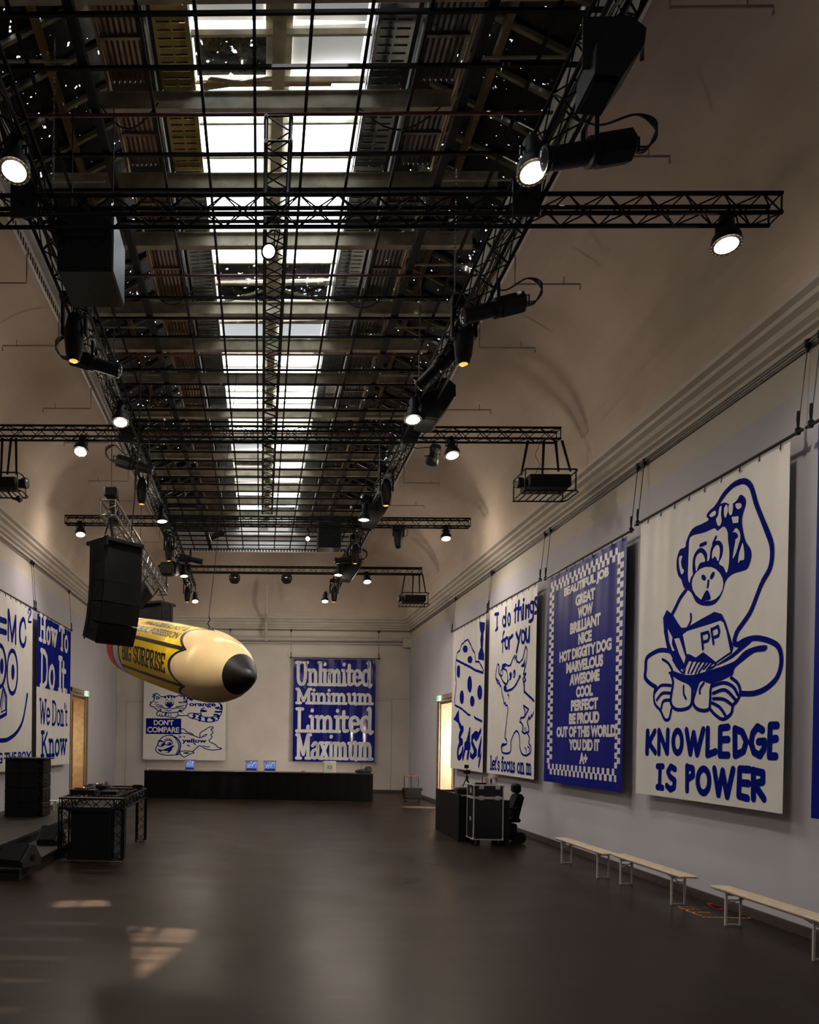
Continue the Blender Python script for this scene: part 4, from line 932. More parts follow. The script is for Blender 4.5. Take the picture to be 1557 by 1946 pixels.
def bar(side, plane, s0, s1, z, label, wires=(0, 1)):
    """hanging bar with two wires up to the wall rail"""
    f = (lambda s, zz, o=0: (plane + (-o if side == 'R' else o), s, zz)) if side != 'B' else (lambda s, zz, o=0: (s, plane - o, zz))
    t = thing('hanging_bar', label, 'banner rail', f((s0 + s1) / 2, z), group='dark bars holding the banners')
    build('bar', MB().cyl(f(s0 - .22, z), f(s1 + .22, z), .022, 8), WIRE, t)
    n = 9; ty = MB()
    for i in range(n):
        u = s0 + (s1 - s0) * (i + .4) / n; ty.cyl(f(u, z - .01), f(u, z - .09, .01), .008, 5); ty.lathe(f(u, z - .09, .012), Vector(f(0, 0, 1)) - Vector(f(0, 0, 0)), [(0, .018), (.004, .012)], 8)
    build('cable_tie', ty, WIRE, t, kind='stuff')
    wall = {'R': XR - .06, 'L': XL + .06, 'B': YB - .06}[side]
    fw = (lambda s, zz: (wall, s, zz)) if side != 'B' else (lambda s, zz: (s, wall, zz))
    for k in wires:
        s = (s0 - .14, s1 + .14)[k]
        build('wire', MB().cyl(f(s, z + .02), fw(s, RAILZ), .007, 5), WIRE, t)
        build('turnbuckle', MB().lathe(f(s, z - .03), (0, 0, 1), [(0, .03), (.08, .035), (.1, .015), (.2, .022), (.3, .015)], 8), BLK, t)
        build('rail_hook', MB().lathe(fw(s, RAILZ - .12), (0, 0, 1), [(0, .012), (.05, .02), (.08, .04), (.16, .04)], 8), BLK, t)
PXR, PXL, PYB = 6.78, -6.72, 35.20
def corners(side, plane, tl, tr, bl, br):
    h = {'R': hitX, 'L': hitX, 'B': hitY}[side]; P_ = [h(*q, plane) for q in (tl, tr, bl, br)]; ax = 0 if side == 'B' else 1
    return [(p[ax], p.z) for p in P_]
def mk(side, plane, tl, tr, bl, br, base, label, **k):
    c = corners(side, plane, tl, tr, bl, br); print(label[:30], [(round(a, 2), round(b, 2)) for a, b in c])
    sa = (c[0][0] + c[2][0]) / 2; sb = (c[1][0] + c[3][0]) / 2
    return Banner(side, plane, sa, sb, (c[2][1] + c[3][1]) / 2, (c[0][1] + c[1][1]) / 2, base, label, **k)

# R1: monkey reading
B1 = mk('R', PXR, (1222, 990), (1507, 845), (1209, 1509), (1487, 1543), WHT, 'white banner with a blue seated monkey reading, lettered KNOWLEDGE IS POWER', seed=1, wl=.8)
bar('R', PXR, B1.s0, B1.s1, B1.z1 + .06, 'dark bar above the monkey banner on the right wall')
A = Art(B1, 1200, 830, 4.3613); W1 = .075
A.st([(640, 650), (720, 560), (780, 470), (850, 400), (930, 368), (990, 405), (1018, 480), (1040, 560), (1090, 680), (1138, 800), (1168, 900), (1170, 1000), (1150, 1100), (1090, 1210), (1040, 1330), (990, 1450), (930, 1540), (880, 1610), (858, 1680), (862, 1715), (890, 1722)], .085)
A.fill([(640, 690), (590, 720), (530, 750), (485, 800), (455, 870), (445, 915), (405, 935), (380, 1000), (375, 1080), (390, 1150), (415, 1185), (440, 1255), (500, 1290), (545, 1375), (620, 1402), (700, 1380), (755, 1300), (790, 1190), (850, 1135), (920, 1112), (965, 1090), (997, 1000), (990, 930), (950, 870), (925, 780), (915, 690), (930, 620), (948, 560), (942, 510), (905, 480), (875, 530), (830, 560), (780, 545), (720, 570), (660, 600), (630, 650)])
A.fill([(650, 650), (680, 618), (702, 618), (700, 645), (665, 665)], 2); A.fill([(738, 590), (757, 575), (752, 640), (757, 700), (740, 738), (722, 730), (706, 685), (727, 650)], 2)
A.fill([(778, 590), (797, 562), (808, 600), (800, 640), (785, 672), (776, 640)], 2); A.fill([(818, 560), (850, 560), (842, 640), (822, 645), (812, 610)], 2); A.fill([(870, 560), (905, 550), (915, 580), (885, 600)], 2)
A.fill([(840, 665), (892, 658), (890, 712), (850, 716)], 2, sm=False)
A.fill([(490, 850), (530, 815), (610, 795), (690, 760), (722, 780), (775, 745), (805, 790), (808, 850), (820, 950), (815, 1060), (797, 1128), (772, 1080), (735, 1050), (760, 990), (768, 910), (740, 862), (690, 872), (660, 930), (650, 1010), (632, 1030), (632, 970), (600, 925), (560, 930), (525, 990), (515, 1080), (518, 1140), (500, 1170), (488, 1210), (475, 1150), (478, 1060), (482, 950)], 2)
A.fill([(545, 1115), (537, 1040), (550, 985), (580, 962), (605, 985), (615, 1032), (578, 1045), (558, 1080)], 2)
A.fill([(672, 1010), (675, 950), (700, 908), (730, 900), (742, 940), (736, 1000), (725, 1030), (700, 990)], 2)
A.fill(ell(640, 1220, 130, 142), 2, sm=False)
A.fill([(400, 1000), (425, 990), (415, 1040), (425, 1090), (440, 1110), (420, 1140), (402, 1080)], 2)
A.fill([(838, 820), (850, 790), (875, 757), (900, 790), (905, 840), (890, 900), (870, 970), (848, 1008), (858, 930), (868, 850)], 2)
A.fill([(925, 880), (935, 930), (940, 970), (935, 1018), (905, 1025), (888, 1045), (895, 970), (910, 920)], 2)
A.fill(ell(862, 820, 26, 30), 3, sm=False); A.fill(ell(606, 1167, 17, 26, -.3), 3, sm=False); A.fill(ell(676, 1150, 15, 36, .45), 3, sm=False)
A.st([(643, 1195), (637, 1245)], .045, 3); A.fill([(632, 1270), (655, 1310), (655, 1350), (594, 1355), (602, 1318)], 3)
A.st([(580, 900), (622, 882)], .06, 3); A.st([(680, 885), (708, 830)], .05, 3)
A.st([(455, 1270), (410, 1330), (370, 1410), (345, 1462)], .075)
A.fill([(267, 1500), (300, 1435), (345, 1472), (385, 1540), (415, 1583), (470, 1578), (600, 1500), (690, 1450), (752, 1468), (787, 1535), (825, 1660), (850, 1745), (835, 1795), (705, 1880), (480, 1860), (450, 1920), (400, 1930), (345, 1840), (300, 1750), (275, 1620)], 1, sm=False)
A.fill([(430, 1640), (470, 1612), (745, 1525), (770, 1540), (795, 1610), (828, 1782), (705, 1866), (660, 1830), (600, 1785), (540, 1830), (490, 1802), (465, 1800)], 2, sm=False)
A.fill([(360, 1675), (400, 1668), (455, 1830), (440, 1880), (400, 1800)], 2, sm=False); A.fill([(308, 1590), (345, 1660), (340, 1720), (362, 1772), (345, 1775), (320, 1700)], 2, sm=False)
A.st([(497, 1470), (500, 1512), (485, 1555), (462, 1590)], .045, 1)
A.sub(1200, 1180, 4.3613)
for q in ([(588, 105), (600, 232)], [(590, 108), (640, 92), (652, 128), (638, 165), (600, 176)], [(668, 68), (688, 190)], [(672, 72), (726, 44), (738, 88), (728, 124), (688, 138)]): A.st(q, .05, 3, sm=False)
A.st([(330, 250), (240, 243), (160, 280), (130, 320), (126, 400), (122, 470), (160, 520), (205, 548)], .08)
A.st([(885, 195), (950, 158), (1040, 142), (1140, 162), (1220, 205), (1252, 280), (1250, 380), (1210, 480), (1120, 560), (1020, 600), (915, 602)], .08)
A.fill([(700, 372), (830, 280), (900, 210), (960, 160), (1000, 170), (920, 240), (820, 320)], 1)
A.fill([(1132, 218), (1110, 250), (1020, 265), (930, 330), (860, 390), (830, 455), (700, 400), (760, 375), (860, 330), (940, 250), (1030, 212), (1115, 200)], 1)
A.st([(262, 318), (305, 345), (335, 395), (352, 445)], .05)
A.fill([(310, 430), (350, 415), (440, 445), (540, 442), (700, 395), (800, 400), (830, 445), (780, 480), (660, 520), (580, 500), (520, 580), (478, 530), (400, 495), (340, 455)], 1)
for q in ([(345, 320), (380, 380), (425, 435)], [(375, 300), (420, 350), (435, 430)], [(440, 440), (455, 360), (490, 290), (515, 320), (485, 400), (475, 435)], [(500, 435), (560, 320), (590, 262), (620, 280), (560, 380), (535, 435)], [(560, 430), (620, 340), (655, 290), (665, 320), (600, 400)], [(620, 415), (670, 355), (705, 345), (690, 375), (640, 400)]): A.st(q, .035)
A.st([(330, 440), (348, 510), (335, 600), (330, 680), (370, 732), (450, 730), (500, 690), (510, 560)], .06)
A.st([(560, 500), (530, 600), (515, 680), (560, 735), (640, 735), (655, 660), (660, 560), (690, 500), (780, 460)], .06)
for q in ([(200, 545), (188, 620), (198, 690), (245, 745), (280, 815), (315, 812), (335, 730)], [(330, 535), (250, 535), (195, 590)], [(332, 600), (260, 600), (212, 655)], [(325, 655), (270, 665), (250, 725)], [(830, 470), (885, 520), (905, 590), (882, 655), (845, 700), (830, 768), (765, 815), (700, 780), (650, 725)], [(672, 540), (770, 512), (845, 545), (882, 610)], [(680, 600), (780, 572), (862, 650)], [(680, 645), (770, 650), (840, 700)], [(672, 680), (740, 720), (790, 795)]): A.st(q, .055)
A.st([(435, 540), (435, 600), (455, 645)], .045); A.st([(602, 515), (572, 560), (570, 598)], .045)
for q in ([(140, 915), (135, 1095)], [(196, 915), (146, 1010), (200, 1090)], [(230, 1098), (232, 910), (300, 1095), (306, 908)], [(460, 905), (492, 1100), (520, 930), (548, 1105), (598, 900)], [(635, 895), (632, 1110), (702, 1082)], [(806, 880), (740, 888), (738, 1112), (805, 1112)], [(738, 985), (806, 982)], [(860, 893), (862, 1115), (930, 1080), (955, 1000), (920, 920), (860, 893)], [(1092, 905), (1050, 878), (1010, 930), (995, 1010), (1020, 1090), (1070, 1115), (1105, 1060), (1110, 998), (1058, 1002)], [(1222, 865), (1160, 867), (1152, 1122), (1212, 1122)], [(1155, 985), (1215, 975)],
          [(218, 1205), (265, 1205)], [(242, 1205), (236, 1375)], [(216, 1376), (262, 1382)], [(364, 1228), (330, 1207), (306, 1250), (322, 1290), (360, 1322), (356, 1380), (325, 1396), (296, 1366)], [(465, 1205), (465, 1405)], [(465, 1210), (512, 1222), (515, 1280), (470, 1312)], [(690, 1225), (725, 1440), (760, 1242), (797, 1455), (846, 1230)], [(985, 1232), (900, 1227), (892, 1450), (965, 1470)], [(895, 1340), (975, 1347)], [(1015, 1237), (1015, 1472)], [(1015, 1242), (1095, 1260), (1095, 1332), (1020, 1352), (1106, 1476)]): A.st(q, .108, sm=False)
A.st(ell(385, 1002, 36, 92, 0, 16), .108, sm=False, closed=True); A.st(ell(600, 1325, 48, 100, 0, 16), .108, sm=False, closed=True)
A.done({1: BLUE, 2: WHTP, 3: BLUE})

# R2: praise list
B2 = mk('R', PXR, (1044, 1100), (1197, 1018), (1033, 1487), (1181, 1502), BLUEG, 'blue banner on the right wall listing praise from BEAUTIFUL JOB to A+, checked border', seed=2, wl=.9)
bar('R', PXR, B2.s0, B2.s1, B2.z1 + .06, 'dark bar above the blue praise banner on the right wall')
A = Art(B2, 1020, 1000, 6.485)
tx = [('BEAUTIFUL JOB', 1072.4, 1158), ('GREAT', 1094, 1131), ('WOW', 1098, 1127), ('BRILLIANT', 1084, 1142), ('NICE', 1099, 1125), ('HOT DIGGITY DOG', 1063.6, 1162.5), ('MARVELOUS', 1077, 1147), ('AWESOME', 1083, 1140), ('COOL', 1095, 1127), ('PERFECT', 1085.5, 1137), ('BE PROUD', 1082, 1139.6), ('OUT OF THIS WORLD', 1058, 1171), ('YOU DID IT', 1081.5, 1140), ('A+', 1101.5, 1117)]
za = B2.uv(1072.4, 1138.8).y; zb_ = B2.uv(1101.8, 1451.7).y
for i, (s_, a, b_) in enumerate(tx):
    zz = za + (zb_ - za) * i / 13; py = 1138 + i * 24; u0 = B2.uv(a, py).x; u1 = B2.uv(b_, py).x
    put_sans(A, s_, u0, u1, zz, zz + .245, 1, .062, .96)
H_ = B2.z1 - B2.z0; Wd = B2.s1 - B2.s0; inx, inz = .24, .40; p = .185; c = .115
z = B2.z0 + .44; k = 0
while z < B2.z1 - .44:
    for sgn in (0, 1):
        e = B2.s0 + .10 if sgn == 0 else B2.s1 - .17 - .27
        A.rect(e + .135, z, e + .27, z + c); A.rect(e, z + p * .5, e + .145, z + p * .5 + c)
    z += p
for zz in (B2.z0 + .18, B2.z1 - .36):
    u = B2.s0 + inx + .02
    while u < B2.s1 - inx - .1:
        A.rect(u, zz, u + .115, zz + .13); A.rect(u + .105, zz + .12, u + .215, zz + .25); u += .212
A.done({1: WHTP})

# R3: furry creature
B3 = mk('R', PXR, (935, 1158), (1028, 1108), (924, 1468), (1012, 1481), WHT, 'white banner on the right wall with a furry blue-lined creature, I do things for you', seed=3, wl=.5, wave=.008)
bar('R', PXR, B3.s0, B3.s1, B3.z1 + .06, 'dark bar above the furry creature banner on the right wall')
A = Art(B3, 840, 1100, 7.785); w = .10
for q in ([(790, 525), (845, 515)], [(820, 530), (815, 740)], [(795, 762), (832, 728)], [(950, 430), (945, 700)], [(1097, 385), (1087, 640)], [(1070, 470), (1120, 440)], [(1140, 330), (1130, 612)], [(1135, 460), (1172, 425), (1182, 600)], [(1210, 385), (1205, 590)], [(1216, 308), (1217, 312)], [(1246, 400), (1240, 580)], [(1250, 425), (1290, 390), (1288, 560)], [(1355, 350), (1350, 560), (1325, 620), (1298, 630)], [(1425, 315), (1402, 282), (1375, 330), (1400, 390), (1425, 430), (1415, 490), (1380, 505)],
          [(925, 785), (905, 830), (900, 1080)], [(885, 928), (940, 897)], [(1000, 872), (1000, 1030)], [(1003, 895), (1045, 838)], [(1105, 800), (1142, 930)], [(1166, 760), (1110, 1080)], [(1245, 745), (1245, 880), (1270, 930), (1290, 870), (1300, 715)], [(1300, 715), (1296, 930)]): A.st(q, w, sm=len(q) > 3)
for e in (ell(922, 630, 24, 68, 0, 14), ell(995, 600, 22, 85, 0, 14), ell(1335, 420, 24, 75, 0, 14), ell(960, 950, 22, 82, 0, 14), ell(1205, 860, 25, 88, 0, 14)): A.st(e, w * .9, sm=False, closed=True)
w = .055
A.st([(860, 1560), (830, 1540), (800, 1480), (800, 1400), (815, 1310), (835, 1262), (850, 1300), (845, 1390), (870, 1440)], w)
A.st([(885, 1330), (900, 1275), (940, 1262), (980, 1290), (1020, 1280), (1042, 1200), (1078, 1130), (1085, 1200), (1105, 1130), (1112, 1225), (1150, 1240), (1200, 1190), (1240, 1000), (1266, 1060), (1250, 1220), (1225, 1340), (1210, 1410), (1246, 1400), (1215, 1450), (1242, 1500), (1215, 1530), (1215, 1560)], w, sm=False)
A.fill([(1170, 1290), (1215, 1240), (1235, 1150), (1225, 1300), (1200, 1310)], 1, sm=False); A.fill([(885, 1340), (900, 1270), (940, 1262), (950, 1300), (905, 1330)], 1, sm=False)
A.fill(ell(1016, 1440, 18, 62, .1), 1, sm=False); A.fill(ell(1073, 1405, 22, 66, .1), 1, sm=False); A.fill(ell(1006, 1455, 7, 30), 2, sm=False); A.fill(ell(1068, 1420, 7, 30), 2, sm=False)
A.st([(905, 1330), (950, 1350), (972, 1430), (970, 1520)], w); A.st(ell(888, 1390, 18, 45), w * .8, sm=False, closed=True); A.st([(870, 1440), (895, 1500), (955, 1555), (990, 1500)], w)
A.fill(ell(1155, 1445, 18, 26), 1, sm=False)
A.sub(840, 1290, 7.785)
A.st([(1155, -35), (1130, 20), (1090, 100), (1030, 155), (965, 178), (930, 165), (930, 120)], .07); A.fill(ell(938, 140, 22, 45), 1, sm=False)
A.st([(880, -10), (945, 85), (975, 30)], w)
A.st([(800, -10), (850, 45), (860, 110), (872, 100), (890, 200), (915, 300), (925, 370), (940, 350), (942, 390), (972, 400), (980, 470), (965, 560), (955, 660), (940, 780), (935, 875), (962, 910), (955, 968), (900, 968), (880, 1020), (905, 1095), (1000, 1095), (1025, 1020), (1020, 940), (1060, 830), (1105, 772), (1140, 820), (1155, 900), (1155, 1000), (1180, 1090), (1220, 1132), (1280, 1122), (1320, 1080), (1325, 1010), (1290, 950), (1300, 880), (1268, 800)], w)
A.st([(895, 1060), (895, 1000), (930, 985)], w * .7)
A.st([(1230, 1020), (1250, 1050), (1250, 1090)], w * .8); A.st([(1275, 1000), (1300, 1030), (1295, 1075)], w * .8)
A.st([(1205, 0), (1220, 100), (1220, 190), (1300, 262), (1376, 330)], .07, sm=False); A.st([(1370, 495), (1345, 560), (1335, 530), (1300, 600), (1295, 560), (1265, 640), (1290, 720), (1292, 780), (1220, 812), (1190, 780), (1205, 700), (1180, 650), (1155, 640), (1170, 580), (1220, 570), (1232, 490), (1210, 395), (1288, 450), (1225, 560)], w, sm=False)
for x in (1220, 1245): A.st([(x, 720), (x - 4, 775)], w * .7)
A.st([(985, 210), (975, 240), (1000, 248), (990, 290)], w * .7, sm=False)
u0 = B3.uv(840 + 722 / 7.785, 1465).x; u1 = B3.uv(840 + 1335 / 7.785, 1470).x
zb0 = B3.uv(840 + 725 / 7.785, 1290 + 1335 / 7.785).y; zt0 = B3.uv(840 + 740 / 7.785, 1290 + 1135 / 7.785).y
u0, u1 = (max(u0, u1), min(u0, u1))
put_serif(A, "let's focus on m", u0, u1, zb0, zt0 - .03, .072)
A.done({1: BLUE, 2: WHTP})

# R4: cheese
B4 = mk('R', PXR, (863, 1201), (926, 1168), (856, 1458), (917, 1469), WHT, 'white banner beside the right doorway with a blue-spotted cheese wedge, EASY', seed=4, wl=.45, wave=.008)
bar('R', PXR, B4.s0, B4.s1, B4.z1 + .06, 'dark bar above the cheese banner beside the right doorway')
A = Art(B4, 840, 1100, 7.785); w = .065
A.st([(390, 895), (355, 915), (295, 970), (275, 1045), (225, 1105), (210, 1200), (200, 1320), (205, 1480), (212, 1540), (205, 1640), (190, 1790), (195, 1870)], w * .9, sm=False)
A.st([(390, 895), (440, 1010), (490, 1110), (500, 1225), (555, 1228), (625, 1360)], w, sm=False); A.st([(215, 1200), (320, 1255), (440, 1315), (490, 1350), (618, 1392)], w * 1.3, sm=False)
for e in ((345, 1038, 38, 55), (420, 1195, 36, 55), (248, 1370, 25, 95), (415, 1560, 34, 125), (298, 1752, 32, 102), (562, 1680, 38, 110), (450, 1800 + 10, 34, 80)): A.fill(ell(*e), 1, sm=False)
A.fill([(555, 632), (645, 648), (640, 750), (612, 810), (615, 900), (605, 1030), (635, 1120), (632, 1212), (535, 1190), (540, 1100), (580, 1020), (575, 900), (585, 800), (560, 740)], 1, sm=False)
A.sub(840, 1290, 7.785)
A.st([(195, 390), (290, 440), (400, 535), (420, 535)], w * 1.2, sm=False); A.st([(480, 560), (510, 590), (600, 630)], w * 1.2, sm=False)
A.fill([(250, 455), (258, 600), (235, 650), (175, 600)], 1, sm=False); A.st([(245, 610), (265, 680), (300, 745)], .20)
A.st([(312, 740), (285, 790), (262, 860), (275, 915), (300, 935)], .24); A.st([(298, 935), (258, 985), (238, 1070), (240, 1150), (262, 1168), (295, 1110), (312, 1035)], .20)
A.st([(415, 745), (395, 850), (345, 1030), (312, 1180)], .16, sm=False); A.st([(412, 760), (405, 900), (400, 1050), (382, 1165)], .20, sm=False); A.st([(350, 990), (410, 990)], .30, sm=False)
A.fill([(500, 765), (545, 790), (580, 720), (590, 780), (545, 880), (510, 930), (470, 880), (458, 920), (520, 1050), (515, 1140), (460, 1200), (415, 1160), (425, 1070), (450, 1120), (475, 1080), (435, 960), (440, 830)], 1, sm=False)
A.fill([(590, 830), (598, 900), (570, 1130), (600, 1060), (590, 1150), (550, 1335), (538, 1290), (560, 1150), (530, 1175), (530, 1080)], 1, sm=False)
A.done({1: BLUE})

# R5: deep blue banner leaving the frame on the right
c5 = hitX(1553, 1100, PXR)
B5 = Banner('R', PXR, c5.y - 3.8, c5.y, B1.z0, B1.z1, BLUEG, 'plain deep blue banner cut by the right picture edge', seed=5)
bar('R', PXR, B5.s0, B5.s1, B5.z1 + .06, 'dark bar above the blue banner at the right picture edge')

# back wall banners
BU = mk('B', PYB, (558, 1252), (714, 1254), (557, 1447), (712, 1448), BLUEV, 'glossy blue banner on the back wall reading Unlimited Minimum Limited Maximum', seed=6, wl=.62, wave=.030, glossy=True)
bar('B', PYB, BU.s0, BU.s1, BU.z1 + .05, 'dark bar above the glossy blue banner on the back wall')
A = Art(BU, 500, 1180, 4.58)
for s_, x0, x1, y0, y1 in (('Unlimited', 285, 948, 360, 560), ('Minimum', 285, 960, 592, 722), ('Limited', 285, 960, 765, 966), ('Maximum', 285, 958, 990, 1202)):
    a = BU.uv(500 + x0 / 4.58, 1180 + y1 / 4.58); b_ = BU.uv(500 + x1 / 4.58, 1180 + y0 / 4.58); put_serif(A, s_, a.x, b_.x, a.y + .05, b_.y - .05, .155 if y1 - y0 > 150 else .135)
A.done({1: WHTP}, .01)
BC = mk('B', PYB, (275, 1250), (431, 1252), (271, 1443), (428, 1446), WHT, 'white back wall banner with a striped cat and a fish, partly behind the pencil balloon', seed=7, wl=.9)
bar('B', PYB, BC.s0, BC.s1, BC.z1 + .05, 'dark bar above the cat and fish banner on the back wall')
A = Art(BC, 260, 1290, 8.65); w = .045
a = A.T((150, 905)); b_ = A.T((732, 655)); A.rect(a.x, a.y, b_.x, b_.y)
for s_, x0, x1, yb_, yt in (("DON'T", 280, 606, 762, 678), ('COMPARE', 172, 700, 880, 795)):
    a = A.T((x0, yb_)); b_ = A.T((x1, yt)); put_sans(A, s_, a.x, b_.x, a.y, b_.y, 2, .03, .95)
for s_, x0, x1, yb_, yt in (('orange', 860, 1300, 470, 405), ('yellow', 742, 1150, 1068, 985)):
    a = A.T((x0, yb_)); b_ = A.T((x1, yt)); put_sans(A, s_, a.x, b_.x, a.y, b_.y, 1, .04, 1.0)
S = lambda q, k=1, sm=True, closed=False, lay=1: A.st(q, w * k, lay, sm, closed)
S([(290, 320), (310, 250), (340, 245), (380, 280), (430, 295), (540, 275), (640, 290), (700, 275), (780, 270), (790, 330)]); S([(320, 330), (330, 290), (380, 315), (330, 335)], 1, False, True); S([(720, 290), (775, 285), (775, 345)], 1, False)
S([(330, 240), (270, 255), (290, 280), (260, 290), (290, 320), (280, 370), (225, 385), (240, 410), (212, 420), (235, 455), (280, 460), (340, 520), (430, 550), (560, 560), (680, 545), (760, 520), (815, 460), (800, 440), (835, 420), (820, 380), (830, 370), (800, 340)], 1, False)
S([(810, 280), (830, 330), (810, 370)])
for x in (470, 525, 575, 620): S([(x - 12, 290), (x, 315), (x + 4, 290)], 1.4, False)
A.fill(ell(500, 400, 36, 55), 1, sm=False); A.fill(ell(575, 400, 36, 55), 1, sm=False); A.fill([(470, 420), (535, 400), (605, 420), (575, 455), (540, 475), (500, 455)], 1)
A.fill(ell(497, 385, 24, 36), 2, sm=False); A.fill(ell(577, 385, 24, 36), 2, sm=False); A.fill(ell(503, 398, 14, 22), 3, sm=False); A.fill(ell(570, 398, 14, 22), 3, sm=False)
S([(470, 350), (500, 340), (520, 365)], .6); S([(560, 350), (585, 345), (605, 375)], .6)
S([(430, 470), (470, 490), (510, 488), (535, 470), (560, 488), (620, 490), (640, 470)]); S([(488, 515), (530, 528), (565, 520)], .9)
for q in ([(300, 415), (420, 440)], [(320, 450), (430, 455)], [(340, 480), (430, 470)], [(780, 435), (650, 455)], [(760, 460), (650, 470)], [(770, 490), (650, 480)], [(300, 385), (345, 385)], [(690, 385), (790, 375)], [(700, 395), (800, 395)]): S(q, .7, False)
A.fill([(370, 500), (410, 490), (400, 520), (430, 510), (380, 535)], 1, sm=False); A.fill([(680, 520), (730, 500), (740, 535), (760, 560), (700, 545)], 1, sm=False); A.fill([(770, 350), (800, 370), (830, 380), (810, 400), (775, 380)], 1, sm=False)
S([(360, 535), (325, 570), (345, 605), (380, 610), (420, 615), (460, 610), (470, 570), (500, 555), (480, 580), (475, 610), (520, 625), (580, 635), (640, 635), (680, 590), (670, 560)]); 
for x in (375, 410, 520, 560): S([(x, 580), (x + 5, 605)], .8, False)
S([(670, 605), (750, 605), (835, 600)]); S([(835, 600), (860, 570), (940, 565), (1000, 590), (1100, 625), (1200, 635), (1280, 620), (1350, 630), (1390, 570), (1405, 470), (1385, 420), (1320, 378)])
S([(835, 600), (870, 635), (960, 660), (1050, 690), (1170, 710), (1270, 700), (1330, 680), (1350, 630)]); S([(1120, 480), (1070, 490), (1050, 530), (1060, 590)]); S([(1060, 580), (990, 570), (920, 600)])
for q in ([(960, 575), (935, 600), (960, 620), (920, 650)], [(1060, 600), (1020, 640), (1050, 650), (1030, 690)], [(1130, 640), (1160, 650), (1130, 670), (1150, 700)], [(1250, 640), (1230, 650), (1280, 665), (1260, 690)], [(1060, 520), (1100, 520), (1080, 535), (1140, 530)], [(1300, 480), (1350, 470), (1330, 490)], [(1295, 540), (1350, 545), (1390, 540)], [(1275, 590), (1320, 590), (1350, 610)], [(850, 320), (890, 310), (880, 340), (910, 345)], [(1380, 420), (1400, 490), (1370, 500)], [(1330, 620), (1345, 650)]): S(q, 2.0, False)
# fish
S([(520, 925), (430, 955), (370, 1020), (340, 1090), (315, 1140), (320, 1190), (390, 1235), (500, 1255), (610, 1252), (720, 1240)]); S([(520, 925), (600, 945), (660, 1010), (690, 1090), (680, 1170), (640, 1250)]); S([(560, 925), (660, 975), (715, 1060), (715, 1130), (690, 1210), (660, 1250)], 1.4)
S(ell(400, 1070, 55, 42), 1, False, True); S(ell(520, 1050, 66, 42), 1, False, True); A.fill(ell(425, 1080, 30, 26), 1, sm=False); A.fill(ell(535, 1065, 32, 26), 1, sm=False); A.fill(ell(415, 1070, 8, 9), 2, sm=False); A.fill(ell(525, 1058, 8, 9), 2, sm=False)
S([(345, 1020), (400, 1015), (450, 1040)], .8); S([(460, 1000), (520, 985), (570, 1010)], .8)
A.fill([(345, 1150), (420, 1165), (520, 1130), (590, 1095), (630, 1105), (600, 1120), (560, 1190), (500, 1220), (400, 1210), (360, 1180)], 1); A.fill([(400, 1190), (450, 1180), (480, 1190), (520, 1185), (490, 1215), (420, 1212)], 2)
S([(735, 820), (790, 835), (820, 870), (900, 900), (930, 920)]); S([(735, 890), (850, 905), (1020, 965), (1050, 965)]); S([(1040, 960), (1045, 890), (1120, 840), (1190, 795), (1250, 790), (1255, 815), (1220, 830), (1255, 880), (1220, 920), (1240, 960), (1190, 1010), (1210, 1040), (1290, 1080), (1330, 1120), (1385, 1140), (1385, 1155), (1250, 1172), (1130, 1150), (1040, 1100), (990, 1130), (920, 1195)])
S([(1060, 965), (1100, 930), (1150, 910), (1130, 940), (1070, 960)], .8); S([(1090, 1100), (1150, 1120), (1200, 1115)], .9)
S([(700, 1195), (800, 1185), (900, 1195), (940, 1215), (880, 1235), (820, 1270), (780, 1285), (730, 1250), (705, 1200)]); A.fill([(760, 1220), (810, 1205), (870, 1220), (820, 1235)], 1)
S([(690, 940), (730, 950), (700, 970)], .8); S([(770, 945), (795, 960)], .9); S([(830, 1090), (860, 1095), (865, 1115)], .9); S([(930, 1020), (940, 1055), (965, 1080)], 1.2)
A.done({1: BLUE, 2: WHTP, 3: BLUE})

# left wall banners
zlt = hitX(62, 1160, PXL).z; zlb = hitX(138, 1450, PXL).z
sa = hitX(62, 1160, PXL).y
E1 = Banner('L', PXL, sa - 3.8, sa, zlb, zlt, WHT, 'white banner at the left picture edge with a blue smiling face and E=MC squared', seed=8, wl=.7)
bar('L', PXL, E1.s0, E1.s1, E1.z1 + .06, 'dark bar above the smiling face banner at the left picture edge')
A = Art(E1, 0, 1140, 5.19); w = .13
for q in ([(-40, 178), (55, 212)], [(-40, 290), (55, 322)]): A.st(q, .16, sm=False)
for q in ([(80, 105), (80, 390)], [(85, 110), (120, 400)], [(118, 400), (152, 165)], [(152, 165), (152, 425)]): A.st(q, w, sm=False)
A.st([(250, 275), (240, 215), (225, 190), (203, 240), (195, 330), (202, 410), (225, 455), (248, 420), (255, 375)], w)
A.st([(277, 130), (285, 92), (300, 100), (298, 140), (277, 210), (303, 218)], .07)
A.st([(-160, 60), (-160, 300)], w, sm=False)
for zz in (60, 180, 300): A.st([(-160, zz), (-90, zz + 22)], w, sm=False)
A.st(ell(120, 712, 52, 212, 0, 26), .12, sm=False, closed=True); A.fill(ell(126, 712, 15, 78), 1, sm=False)
A.st(ell(0, 652, 55, 205, 0, 26), .12, sm=False, closed=True); A.fill(ell(18, 655, 17, 80), 1, sm=False)
A.st([(30, 870), (5, 1030), (-20, 1150)], .09, sm=False); A.st([(30, 860), (62, 960), (60, 1125), (-10, 1165)], .10, sm=False); A.st([(40, 905), (12, 1110), (52, 1085), (46, 905)], .04, sm=False)
A.st([(268, 935), (255, 1030), (225, 1180), (180, 1285), (110, 1355), (40, 1385), (-60, 1370), (-160, 1250)], .12)
a = A.T((302, 1560)); b_ = A.T((-70, 1600)); zb0 = A.T((290, 1590)).y; zt0 = A.T((290, 1492)).y
